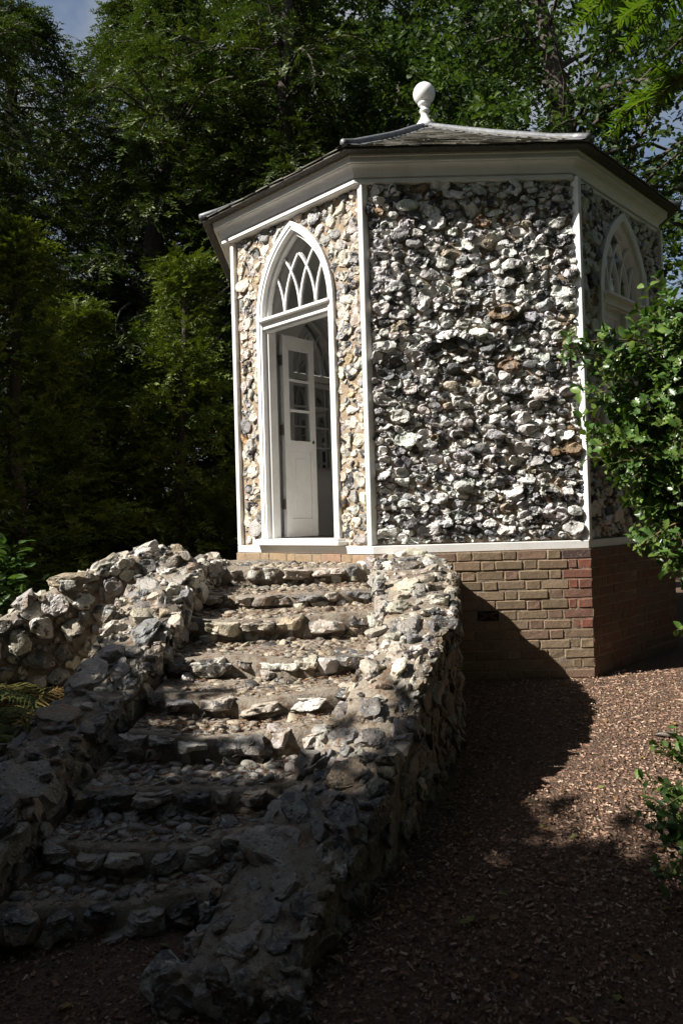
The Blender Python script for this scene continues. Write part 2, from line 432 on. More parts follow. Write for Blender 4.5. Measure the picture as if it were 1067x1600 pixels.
# ------------------------------------------------------------------ pavilion
S_ = 1.6161; AP = (1+sqrt(2))/2*S_; T8 = tan(pi/8)
RX, RY = -0.050, 0.027
ZB, ZT = 0.0, 2.82
def frame_of(ang):
    n = np.array([cos(ang), sin(ang), 0]); u = np.array([-n[1], n[0], 0]); return u, n
def on_face(ang):
    u, n = frame_of(ang)
    def f(V):   # (u, w outwards from the wall plane, z)
        V = np.asarray(V, float); return V[:, 0:1]*u + (AP+V[:, 1:2])*n + V[:, 2:3]*np.array([0, 0, 1.0])
    return f
A_DOOR, A_C, A_R = radians(225), radians(270), radians(315)
ALL = [radians(225+45*i) for i in range(8)]
HW = S_/2
# arch: half span b, springing zs, rise
AB, AZ, AR = 0.455, 2.02, 0.74
def arch_pts(b, zs, rise, n=14):
    c = (rise*rise-b*b)/(2*b); R = b+c; a1 = math.asin(rise/R)
    L = [(-b+R-R*cos(t), zs+R*sin(t)) for t in np.linspace(0, a1, n)]
    return L + [(-x, z) for x, z in L[-2::-1]]
def arch_inside(P, b, z0, zs, rise):
    c = (rise*rise-b*b)/(2*b); R = b+c
    x, z = np.abs(P[:, 0]), P[:, 1]
    return np.where(z < zs, (x < b) & (z > z0), ((x+c)**2+(z-zs)**2 < R*R))
def ribbon(A, pts, wid, w0, w1, fr, closed=False):
    """prism following pts (u,z) with in-plane width wid, from depth w0 to w1"""
    p = np.array(pts, float); n = len(p)
    t = np.gradient(p, axis=0)
    t /= np.linalg.norm(t, axis=1)[:, None]+1e-9
    nn = np.stack([-t[:, 1], t[:, 0]], 1)
    a = p+nn*wid/2; b = p-nn*wid/2
    V = []
    for q, w in ((a, w0), (b, w0), (b, w1), (a, w1)):
        V.append(np.stack([q[:, 0], np.full(n, w), q[:, 1]], 1))
    V = fr(np.stack(V, 1).reshape(-1, 3))
    F = [[i*4+k, i*4+(k+1) % 4, (i+1)*4+(k+1) % 4, (i+1)*4+k] for i in range(n-1) for k in range(4)]
    F += [[0, 3, 2, 1], [(n-1)*4+k for k in range(4)]]
    A.add(V, F)
def offset_arch(d, n=14):   # arch outline shrunk (d<0) or grown (d>0)
    c = (AR*AR-AB*AB)/(2*AB); R = AB+c+d; b = R-c; rise = sqrt(R*R-c*c)
    return b, rise

pav = thing('flint_pavilion', 'octagonal flint pavilion with white trim, slate roof and ball finial', 'building', (0, 0, -0.975))
OPEN = {0: ('door', 0.10), 2: ('window', 0.85), 4: ('window', 0.85), 6: ('window', 0.85)}
panels = []
MW = [-0.008, -0.016]+[-0.014]*6     # mortar face of each wall
for i, ang in enumerate(ALL):
    fr = on_face(ang); A = Acc()
    hwi = (AP-0.26)*T8
    for (w, hw, z0, z1) in ((MW[i], (AP+MW[i])*T8, 0.0, 2.90), (-0.26, hwi, 0.0, 2.90)):
        if i in OPEN:
            zo = OPEN[i][1]; ap = arch_pts(AB, AZ, AR)
            A.add(fr(np.array([[-hw, w, z0], [-AB, w, z0], [-AB, w, AZ], [-hw, w, AZ]])), [[0, 1, 2, 3]])
            A.add(fr(np.array([[AB, w, z0], [hw, w, z0], [hw, w, AZ], [AB, w, AZ]])), [[0, 1, 2, 3]])
            A.add(fr(np.array([[-AB, w, z0], [AB, w, z0], [AB, w, zo], [-AB, w, zo]])), [[0, 1, 2, 3]])
            A.add(fr(np.array([[-hw, w, AZ], [-AB, w, AZ], [-AB, w, z1], [-hw, w, z1]])), [[0, 1, 2, 3]])
            A.add(fr(np.array([[AB, w, AZ], [hw, w, AZ], [hw, w, z1], [AB, w, z1]])), [[0, 1, 2, 3]])
            V = np.array([[x, w, z] for x, z in ap]+[[x, w, z1] for x, z in ap]); n = len(ap)
            A.add(fr(V), [[k, k+1, n+k+1, n+k] for k in range(n-1)])
        else:
            A.add(fr(np.array([[-hw, w, z0], [hw, w, z0], [hw, w, z1], [-hw, w, z1]])), [[0, 1, 2, 3]])
    if i in OPEN:   # reveals through the wall
        pts = [(-AB, OPEN[i][1])]+arch_pts(AB, AZ, AR)+[(AB, OPEN[i][1]), (-AB, OPEN[i][1])]
        V = np.array([[x, MW[i], z] for x, z in pts]+[[x, -0.26, z] for x, z in pts]); n = len(pts)
        A.add(fr(V), [[k, k+1, n+k+1, n+k] for k in range(n-1)])
    me = A.mesh('wall_panel'); me.materials.append(MATS['mortar_wall']); me.materials.append(MATS['interior_paint'])
    c = np.zeros(len(me.polygons)*3); me.polygons.foreach_get('center', c); c = c.reshape(-1, 3)
    u, n = frame_of(ang)
    me.polygons.foreach_set('material_index', ((c@n) < AP-0.06).astype(np.int32))
    if i == 2:  # reveal of this window coloured dark so its panes look shaded
        me.materials.append(MATS['reveal_darkened']); nr = len(pts)-1; k0 = len(me.polygons)-nr
        for q in range(k0, len(me.polygons)): me.polygons[q].material_index = 2
    panels.append(put('wall_panel', me, None, pav))
# inside: floor, ceiling
def octagon(ap, z): return np.array([[ap/cos(pi/8)*cos(radians(22.5+45*k)), ap/cos(pi/8)*sin(radians(22.5+45*k)), z] for k in range(8)])
put('interior_floor', mesh('interior_floor', octagon(AP-0.2, 0.10), np.arange(8)[None]), 'floor_boards', pav)
put('interior_ceiling', mesh('interior_ceiling', octagon(AP-0.2, 2.86), np.arange(8)[None]), 'interior_paint', pav)

# flints of the three visible faces
flints = StoneSet('flint', 'flint_white'); flints.smooth = False
def wall_flints(ang, panel, seed, pal, rmed, spread, aspect, opening, proud, u0, u1, knob, zlow=0.075):
    rng = np.random.default_rng(seed); fr = on_face(ang); u, n = frame_of(ang); Fm = np.array([u, [0, 0, 1.0], n])
    bb, rise = offset_arch(0.035)
    def inside(P):
        ok = (P[:, 0] > u0-0.004) & (P[:, 0] < u1+0.004) & (P[:, 1] > zlow-0.003) & (P[:, 1] < ZT+0.01)
        if opening is not None: ok &= ~arch_inside(P, bb, opening-0.03, AZ, rise)
        return ok
    for c, r in pack(rng, u0, u1, zlow, ZT, rmed, spread, aspect, inside, gap=0.03, rlim=(rmed*0.5, rmed*2.3), fill=1.0):
        rm = r.mean(); dep = (0.010+0.62*rm)*rng.uniform(0.8, 1.2)*proud
        ctr = fr(np.array([[c[0], -0.016+rng.uniform(-0.005, 0.007), c[1]]]))[0]
        V, F = stone(rng, r*1.15, dep, sub_for(ctr, rm, n), knob, 0.5, rng.integers(1, 5), 0.55, 0.60, 13, 0.50, 0.13)
        flints.add(V, F, pick(rng, pal), ctr, Fm, panel, rm)
wall_flints(A_C, panels[1], 11, PAL_C, 0.040, 0.48, 1.75, None, 1.05, -HW+0.03, HW-0.012, 0.34)
wall_flints(A_DOOR, panels[0], 12, PAL_D, 0.034, 0.36, 1.05, 0.07, 0.80, -HW+0.06, HW-0.065, 0.28)
wall_flints(A_R, panels[2], 13, PAL_C, 0.036, 0.38, 1.25, 0.82, 0.95, -HW+0.06, HW-0.02, 0.28)
flints.build(pav, 300, 'small_flints')

# corner posts, base bands
for i in range(8):
    ang = ALL[i]; fr = on_face(ang)
    hwb = (AP+0.03)*T8
    A = Acc(); A.box((-hwb, -0.04, 0.0), (hwb, 0.028+0.001*(i % 2), 0.062), fr); put('base_band', bevel(A.mesh('base_band'), 0.004), 'white_paint', pav)
    if i % 2 == 0:
        for sgn in (-1, 1):
            A = Acc(); a, b = (HW-0.036, HW+0.010) if sgn > 0 else (-HW-0.010, -HW+0.036)
            A.box((a, -0.05, 0.064), (b, 0.033, 2.84), fr); put('corner_post', bevel(A.mesh('corner_post'), 0.004), 'white_paint', pav)

# cornice: moulded profile swept round the octagon
def oct_loft(prof, cx, cy, close=False):
    V = []; n = len(prof)
    for e, z in prof:
        o = octagon(AP+e, z); o[:, 0] += cx; o[:, 1] += cy; V.append(o)
    V = np.concatenate(V); F = []
    for j in range(n if close else n-1):
        j2 = (j+1) % n
        for k in range(8): F.append([j*8+k, j*8+(k+1) % 8, j2*8+(k+1) % 8, j2*8+k])
    return V, np.array(F)
prof = [(-0.10, 2.815), (0.046, 2.815), (0.054, 2.822), (0.054, 2.846), (0.046, 2.853), (0.038, 2.855), (0.038, 2.862), (0.056, 2.866)]
prof += [(0.056+0.052*(1-cos(t)), 2.868+0.072*sin(t)) for t in np.linspace(0.05, pi/2, 7)]
prof += [(0.108, 2.946), (0.122, 2.948), (0.124, 2.953), (0.124, 2.985), (0.130, 2.990), (0.130, 3.004), (-0.10, 3.006)]
V, F = oct_loft(prof, RX, RY, True); put('cornice', fixn(mesh('cornice', V, F)), 'white_paint', pav)

# roof: boarded deck, slates, lead hip rolls
RA, RZ0, RZ1 = AP+0.212, 3.012, 4.29
def roof_z(a): # a: apothem distance from the axis -> height, slightly bell-cast
    t = 1-a/RA; return RZ0+(RZ1-RZ0)*(t-0.016*sin(pi*t))
deckp = [RA*k/10 for k in range(10, 0, -1)]
V, F = oct_loft([(a-AP, roof_z(a)-0.012) for a in deckp]+[(0.02-AP, RZ1-0.012)], RX, RY)
roof = put('roof', mesh('roof', V, F), 'slate', pav); roof.color = (0.03, 0.03, 0.032, 1)
V, F = oct_loft([(0.212, 3.0), (0.212, 3.012), (0.05, 3.0065)], RX, RY, True)
ev = put('eaves_board', fixn(mesh('eaves_board', V, F)), 'slate', pav); ev.color = (0.035, 0.033, 0.03, 1)
rng = np.random.default_rng(21)
slate_var = []
for k in range(6):
    A = Acc(); j = rng.uniform(-0.004, 0.004, 4)
    A.box((-0.5, 0, -0.004), (0.5, 1, 0.005)); me = A.mesh('slate')
    for v in me.vertices:
        if v.co.y < 0.5: v.co.y += rng.uniform(-0.02, 0.03)
    slate_var.append(me)
rest = Acc(); nsl = 0
rows = 17
for i, ang in enumerate(ALL):
    u, n = frame_of(ang)
    for r in range(rows):
        a0 = RA+0.012-RA*r/rows*0.985; a1 = a0-RA/rows*1.75
        if a1 < 0.02: continue
        hw = a0*T8-0.01; x = -hw+(0 if r % 2 else -rng.uniform(0.05, 0.12))
        p0 = n*a0+np.array([RX, RY, roof_z(a0)+0.010]); p1 = n*a1+np.array([RX, RY, roof_z(a1)-0.004])
        yv = p1-p0; L = np.linalg.norm(yv); yv /= L; zv = np.cross(u, yv)
        while x < hw:
            w = rng.uniform(0.15, 0.24); xa, xb = max(x, -hw), min(x+w-0.004, hw); x += w
            if xb-xa < 0.05: continue
            # triangular trim at hips: shrink top toward hip is ignored, rolls cover it
            if max(abs(xa), abs(xb)) > a1*T8+0.16: pass
            Mx = Matrix.Identity(4); c = p0+u*(xa+xb)/2+zv*rng.uniform(0, 0.006)
            for q in range(3): Mx[q][0] = u[q]*(xb-xa); Mx[q][1] = yv[q]*L*rng.uniform(0.97, 1.0) if q >= 0 else 0; Mx[q][2] = zv[q]
            for q in range(3): Mx[q][1] = yv[q]*L; Mx[q][3] = c[q]
            col = np.array(random.choice([(0.10, 0.096, 0.083), (0.075, 0.075, 0.072), (0.125, 0.118, 0.10), (0.085, 0.082, 0.072), (0.11, 0.10, 0.08)]))
            if i in (0, 1, 2) and nsl < 300:
                o = obj('slate', slate_var[rng.integers(6)], 'slate', roof); o.matrix_local = Matrix.Translation(Vector((0, 0, 0.975)))@Mx if False else Mx
                o.matrix_parent_inverse = Matrix.Identity(4)
                lm = Mx.copy(); lm.translation = Mx.translation-Vector(roof.location)-Vector(pav.location); o.matrix_local = lm
                o.color = (*col, 1); nsl += 1
            else:
                Vb = np.array([[-.5,0,-.004],[.5,0,-.004],[.5,1,-.004],[-.5,1,-.004],[-.5,0,.005],[.5,0,.005],[.5,1,.005],[-.5,1,.005]])
                Vw = c+Vb[:, :1]*u*(xb-xa)+Vb[:, 1:2]*yv*L+Vb[:, 2:]*zv
                rest.add(Vw, [[0,3,2,1],[4,5,6,7],[0,1,5,4],[1,2,6,5],[2,3,7,6],[3,0,4,7]])
o = put('slates', rest.mesh('slates'), 'slate', roof); o['kind'] = 'stuff'; o.color = (0.13, 0.125, 0.11, 1)
for k in range(8):
    a = radians(22.5+45*k); d = np.array([cos(a), sin(a)])
    pts = []
    for ap in np.linspace(RA+0.02, 0.10, 12):
        rr = ap/cos(pi/8); pts.append([d[0]*rr+RX, d[1]*rr+RY, roof_z(min(ap, RA))+0.028])
    pts = np.array(pts); rng2 = np.random.default_rng(k)
    V, F = tube(pts, np.full(12, 0.030)*(1+rng2.normal(size=12)*0.05), 10)
    n0 = len(V); A = Acc(); A.add(V, F); A.F.setdefault(10, []).append(np.array([[9-j for j in range(10)]]))
    # dressed wings either side
    t = np.array([-d[1], d[0], 0])
    for sg in (-1, 1):
        wv = []
        for p in pts: 
            ww = 0.075*(1+rng2.normal()*0.07)
            wv += [p+np.array([0, 0, -0.008])+t*sg*0.02, p+t*sg*ww+np.array([0, 0, -0.012-ww*0.22])]
        A.add(np.array(wv), [[2*j, 2*j+1, 2*j+3, 2*j+2] for j in range(11)])
    put('hip_roll', A.mesh('hip_roll', True), 'lead', roof)

# finial
def lathe(prof, seg=28):
    V = np.array([[r*cos(a), r*sin(a), z] for r, z in prof for a in np.arange(seg)*2*pi/seg])
    F = [[j*seg+k, j*seg+(k+1) % seg, (j+1)*seg+(k+1) % seg, (j+1)*seg+k] for j in range(len(prof)-1) for k in range(seg)]
    return V, np.array(F)
fz = 4.265; cz_ = 4.636; rb = 0.113
fin = put('finial', mesh('finial', *lathe([(0.085, fz+0.02), (0.088, fz+0.055), (0.075, fz+0.063), (0.073, fz+0.075), (0.052, fz+0.105), (0.040, fz+0.14), (0.037, fz+0.17), (0.050, fz+0.178), (0.055, fz+0.19), (0.050, fz+0.203), (0.037, fz+0.21), (0.040, fz+0.232), (0.052, fz+0.245), (0.064, fz+0.255), (0.066, fz+0.272), (0.060, fz+0.285), (0.02, fz+0.29)]), None, True), 'white_paint', pav, (RX, RY, 0))
put('ball', mesh('ball', *lathe([(max(rb*sin(t), 0.0005), cz_-rb*cos(t)) for t in np.linspace(0.02, pi-0.02, 20)], 36), None, True), 'white_paint', fin, (RX, RY, 0))
put('lead_collar', mesh('lead_collar', *lathe([(0.17, fz-0.04), (0.10, fz+0.005), (0.086, fz+0.024), (0.02, fz+0.026)]), None, True), 'lead', fin, (RX, RY, 0))

# door / window frames
def tracery(b, rise, zs):
    c = (rise*rise-b*b)/(2*b); R = b+c; out = []
    for um in (-b/2, 0.0, b/2):
        for sg in (-1, 1):
            pts = []
            for t in np.linspace(0, 1.45, 60):
                x = um+sg*(R-R*cos(t)); z = R*sin(t)
                if um*sg < 0 and x*sg > 0.004: break
                if abs(x) > b or ((abs(x)+c)**2+z*z) > R*R*1.001: break
                pts.append((x, zs+z))
            if len(pts) > 3: out.append((pts, (um+sg*R, R)))
    return out
def fan_panes(parent, fr, w, b, rise, zs):
    tr = tracery(b, rise, zs); g = 0.009
    xs = np.arange(-b, b, g)+g/2; zz = np.arange(0, rise+g, g)+g/2
    gx, gz = np.meshgrid(xs, zz); P = np.stack([gx.ravel(), gz.ravel()+zs], 1)
    ok = arch_inside(P, b-0.002, zs-0.1, zs, rise)
    sig = np.zeros(len(P), int)
    for k, (_, (cx, R)) in enumerate(tr): sig += ((P[:, 0]-cx)**2+(P[:, 1]-zs)**2 < R*R).astype(int) << k
    h = g/2
    for s in np.unique(sig[ok]):
        Q = P[ok & (sig == s)]
        if len(Q) < 25: continue
        V = np.concatenate([np.stack([Q[:, 0]+dx*h, np.full(len(Q), w), Q[:, 1]+dz*h], 1)[:, None] for dx, dz in ((-1, -1), (1, -1), (1, 1), (-1, 1))], 1).reshape(-1, 3)
        me = mesh('pane', fr(V), np.arange(len(V)).reshape(-1, 4))
        bm = bmesh.new(); bm.from_mesh(me); bmesh.ops.remove_doubles(bm, verts=bm.verts, dist=1e-4)
        bmesh.ops.dissolve_limit(bm, angle_limit=0.01, verts=bm.verts, edges=bm.edges); bm.to_mesh(me); bm.free()
        put('pane', me, 'glass', parent)
def frame_set(ang, isdoor, z0):
    fr0 = on_face(ang); sh = 0.03 if isdoor else 0.055
    fr = lambda V: fr0(np.asarray(V, float)+np.array([0, sh, 0]))
    A = Acc()   # outer architrave round the opening, jambs
    zlow = z0
    outline = lambda d: [(-(AB+d), zlow)]+[(x, z) for x, z in arch_pts(offset_arch(d)[0], AZ, offset_arch(d)[1], 16)]+[((AB+d), zlow)]
    ribbon(A, outline(0.0), 0.038, -0.03-sh, 0.030-sh, fr)
    ribbon(A, outline(-0.031), 0.026, -0.05-sh*0.7, 0.012-sh*0.7, fr)
    ribbon(A, outline(-0.056), 0.036, -0.14, -0.055, fr)
    A2 = Acc(); b2, r2 = offset_arch(-0.070)
    fo = put('door_frame' if isdoor else 'window_frame', fixn(A.mesh('frame')), 'white_paint', pav)
    # transom
    A = Acc(); A.box((-AB+0.03, -0.13, 1.945), (AB-0.03, -0.02, 2.012), fr); A.box((-AB+0.02, -0.10, 2.006), (AB-0.02, 0.022, 2.032), fr); A.box((-AB+0.03, -0.09, 1.925), (AB-0.03, -0.04, 1.9455), fr)
    put('transom', bevel(A.mesh('transom'), 0.004), 'white_paint', fo)
    A = Acc()
    for pts, _ in tracery(b2, r2, AZ+0.012): ribbon(A, pts, 0.017, -0.118, -0.083, fr)
    put('tracery', fixn(A.mesh('tracery')), 'white_paint', fo)
    fan_panes(fo, fr, -0.10, b2, r2, AZ+0.012)
    # sill
    A = Acc(); A.box((-AB-0.045, -0.20, z0-0.055), (AB+0.045, 0.052, z0-0.004), fr); put('sill', bevel(A.mesh('sill'), 0.006), 'white_paint', fo)
    return fo, fr
def leaf_door(fr_leaf, parent, W, z0, z1, panel, name):
    """door / casement leaf: local coords (s along the leaf 0..W, thickness, z)"""
    A = Acc(); t0, t1 = -0.02, 0.02; st = 0.068 if panel else 0.045
    zg0 = z0+(0.86 if panel else 0.05); zg1 = z1-(0.12 if panel else 0.05)
    A.box((0, t0, z0), (st, t1, z1), fr_leaf); A.box((W-st, t0, z0), (W, t1, z1), fr_leaf)
    A.box((st, t0+0.001, zg1), (W-st, t1-0.001, z1), fr_leaf); A.box((st, t0+0.001, zg0-0.10 if panel else z0), (W-st, t1-0.001, zg0), fr_leaf)
    if panel: A.box((st, t0+0.001, z0), (W-st, t1-0.001, z0+0.16), fr_leaf)
    d = put(name, fixn(A.mesh(name)), 'white_paint', parent)
    if panel:
        A = Acc(); A.box((st, -0.011, z0+0.16), (W-st, 0.011, zg0-0.10), fr_leaf); A.box((st+0.06, -0.016, z0+0.22), (W-st-0.06, 0.016, zg0-0.16), fr_leaf)
        put('panel', bevel(A.mesh('panel'), 0.003), 'white_paint', d)
        n = 3
    else: n = 4
    hh = (zg1-zg0)/n
    for k in range(1, n):
        A = Acc(); A.box((st, -0.012, zg0+k*hh-0.011), (W-st, 0.012, zg0+k*hh+0.011), fr_leaf); put('glazing_bar', A.mesh('glazing_bar'), 'white_paint', d)
    for k in range(n):
        V = fr_leaf(np.array([[st, 0.0, zg0+k*hh], [W-st, 0.0, zg0+k*hh], [W-st, 0.0, zg0+(k+1)*hh], [st, 0.0, zg0+(k+1)*hh]]))
        put('pane', mesh('pane', V, [[0, 1, 2, 3]]), 'glass', d)
    return d
fo, frd = frame_set(A_DOOR, True, 0.125)
A = Acc(); A.box((-AB-0.07, -0.22, 0.066), (AB+0.07, 0.068, 0.102), frd); put('threshold', bevel(A.mesh('threshold'), 0.006), 'white_paint', fo)
ud, nd = frame_of(A_DOOR)
def leaf_frame(hu, hw_, sgn, angle):
    """hinge at (hu,hw_) on door face, leaf swung inwards"""
    h = ud*hu + nd*(AP+hw_); sv = ud*cos(angle)*sgn - nd*sin(angle); tv = np.array([-sv[1], sv[0], 0])
    return lambda V: h+np.asarray(V)[:, 0:1]*sv+np.asarray(V)[:, 1:2]*tv+np.asarray(V)[:, 2:3]*np.array([0, 0, 1.0])
LW = 0.385
L1 = leaf_frame(-0.372, -0.16, 1, radians(91))
d1 = leaf_door(L1, pav, LW, 0.13, 1.925, True, 'door_leaf'); d1['label'] = 'glazed white door leaf swung open inwards'
for hz in (0.42, 1.08, 1.70):
    A = Acc(); A.box((-0.018, -0.012, hz-0.045), (0.016, 0.026, hz+0.045), L1); put('hinge', A.mesh('hinge'), 'hinge_metal', d1)
V, F = ICO[2]; kn = put('keyhole_plate', mesh('keyhole_plate', V*np.array([0.012, 0.012, 0.018]), F, None, True), 'hinge_metal', d1, L1(np.array([[LW-0.035, -0.024, 0.985]]))[0])
L2 = leaf_frame(0.372, -0.16, -1, radians(97)); leaf_door(L2, pav, LW, 0.13, 1.925, True, 'door_leaf')
for i in (2, 4, 6):
    ang = ALL[i]; fo, fr = frame_set(ang, False, 0.85)
    A = Acc(); A.box((-0.02, -0.12, 0.85), (0.02, -0.03, 1.93), fr); put('mullion', bevel(A.mesh('mullion'), 0.003), 'white_paint', fo)
    for sg in (-1, 1):
        uu, nn_ = frame_of(ang); base = uu*(0.021 if sg > 0 else -0.371)+nn_*(AP-0.04)
        lf = lambda V, base=base, uu=uu, nn_=nn_: base+np.asarray(V)[:, 0:1]*uu+np.asarray(V)[:, 1:2]*nn_+np.asarray(V)[:, 2:3]*np.array([0, 0, 1.0])
        leaf_door(lf, pav, 0.35, 0.855, 1.925, False, 'casement')
    # inner lining of the reveal
    A = Acc()
    bI, rI = offset_arch(-0.005)
    ribbon(A, [(-bI, 0.85)]+arch_pts(bI, AZ, rI, 14)+[(bI, 0.85)], 0.06, -0.275, -0.255, fr)
    A.box((-AB-0.06, -0.33, 0.80), (AB+0.06, -0.255, 0.848), fr)
    put('inner_architrave', fixn(A.mesh('inner_architrave')), 'white_paint', fo)

# plinth: mortar core and bricks in Flemish bond
PE = 0.046
V, F = oct_loft([(PE-0.004, -1.25), (PE-0.004, -0.004), (-0.3, -0.003)], 0, 0); core = put('plinth', fixn(mesh('plinth', V, F)), 'mortar_brick', pav)
bv = {}
def brick_mesh(L, k):
    key = (round(L, 2), k % 4)
    if key not in bv:
        r_ = np.random.default_rng(int(L*1000)+k % 4)
        A = Acc(); A.box((-L/2, -0.03, -0.0325), (L/2, 0.0, 0.0325)); me = bevel(A.mesh('brick'), 0.005)
        for v in me.vertices: v.co += Vector(r_.normal(size=3)*0.0013)
        bv[key] = me
    return bv[key]
rng = np.random.default_rng(5)
def lay(i, umin, only_top=False):
    ang = ALL[i]; u, n = frame_of(ang); hw = (AP+PE)*T8
    for c in range(1 if only_top else 14):
        zc = -0.0375-0.075*c
        x = hw; seq = 0
        pat = ['S', 'H'] if c % 2 == 0 else ['C', 'Q']
        k = 0
        while x > -hw+0.03 and x > umin:
            if c % 2 == 0: ty = 'S' if k % 2 == 0 else 'H'
            else: ty = 'H' if k == 0 else ('Q' if k == 1 else ('S' if k % 2 == 0 else 'H'))
            L = {'S': 0.215, 'H': 0.1025, 'Q': 0.055}[ty]+rng.choice([-0.01, 0, 0, 0.01]); L = round(L, 2)
            xa = max(x-L, -hw)
            Lr = round(x-xa, 2); xm = x-Lr/2; x = xa-rng.uniform(0.008, 0.012); k += 1
            if Lr < 0.03: continue
            if i == 1 and -0.035 < xm < 0.115 and c == 6: continue      # air vent opening
            ctr = u*xm+n*(AP+PE+rng.uniform(-0.002, 0.003))+np.array([0, 0, zc+rng.uniform(-0.0025, 0.0025)])
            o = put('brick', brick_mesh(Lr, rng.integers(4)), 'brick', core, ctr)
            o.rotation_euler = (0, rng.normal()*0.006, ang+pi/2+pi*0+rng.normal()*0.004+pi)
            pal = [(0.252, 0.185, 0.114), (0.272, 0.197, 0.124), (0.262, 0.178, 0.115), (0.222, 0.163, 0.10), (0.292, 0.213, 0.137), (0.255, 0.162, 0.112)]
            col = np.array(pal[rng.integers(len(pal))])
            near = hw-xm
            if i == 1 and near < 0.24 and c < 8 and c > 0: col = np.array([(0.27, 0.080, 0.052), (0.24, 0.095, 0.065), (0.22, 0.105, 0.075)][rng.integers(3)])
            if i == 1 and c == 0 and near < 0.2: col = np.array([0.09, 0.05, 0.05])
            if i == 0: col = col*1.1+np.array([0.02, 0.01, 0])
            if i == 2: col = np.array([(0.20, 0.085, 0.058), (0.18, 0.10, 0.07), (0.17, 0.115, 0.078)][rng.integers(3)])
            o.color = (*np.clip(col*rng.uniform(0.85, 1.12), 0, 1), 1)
lay(1, -0.72); lay(2, -1); lay(0, -1, True)
frc = on_face(A_C); A = Acc(); A.box((-0.045, -0.02, -0.524), (0.115, PE+0.0008, -0.451), frc); put('vent_hole_dark', A.mesh('vent_hole_dark'), 'hole_shade_black', pav)  # block flush with the bricks, its black stands in for the hole's shade
vent = Acc()
for a_, b_ in (((-0.035, -0.515), (0.105, -0.46)), ((-0.03, -0.462), (0.10, -0.512))): ribbon(vent, [a_, ((a_[0]+b_[0])/2, (a_[1]+b_[1])/2+0.003), b_], 0.016, PE+0.0012, PE+0.012, frc)
put('vent_grille', fixn(vent.mesh('vent_grille')), 'iron', pav)

# ------------------------------------------------------------------ flint staircase
stair = thing('flint_staircase', 'rough flint steps with stone parapets climbing to the pavilion door', 'staircase', (-1.6, -3.5, -1.07))
# step front edges: (y, z, xl, xr, bow)
STEPS = [(-2.02, -0.07, -2.02, -0.86, 0.04), (-2.50, -0.215, -2.06, -0.86, 0.07), (-2.91, -0.32, -2.05, -0.84, 0.09), (-3.40, -0.475, -2.05, -0.86, 0.13),
         (-3.79, -0.60, -2.06, -0.95, 0.10), (-4.09, -0.705, -2.10, -1.10, 0.09), (-4.46, -0.84, -2.20, -1.30, 0.06), (-4.74, -0.945, -2.26, -1.42, 0.06), (-5.01, -1.05, -2.30, -1.52, 0.03)]
def lip(i, t):   # t 0..1 from left to right
    y, z, xl, xr, bow = STEPS[i]
    return np.array([xl+(xr-xl)*t, y-bow*sin(pi*t)+0.05*(t-0.5)+0.022*sin(5.3*t+i*2.1)+0.012*sin(12*t+i*1.3), z-0.020*sin(pi*t)+0.007*sin(8*t+i*1.7)])
sst = StoneSet('stone', 'flint_weathered'); spb = StoneSet('pebble', 'flint_weathered'); sst.sharp = 24
rng = np.random.default_rng(31)
fA = SN(rng, 9); fB = SN(rng, 30)
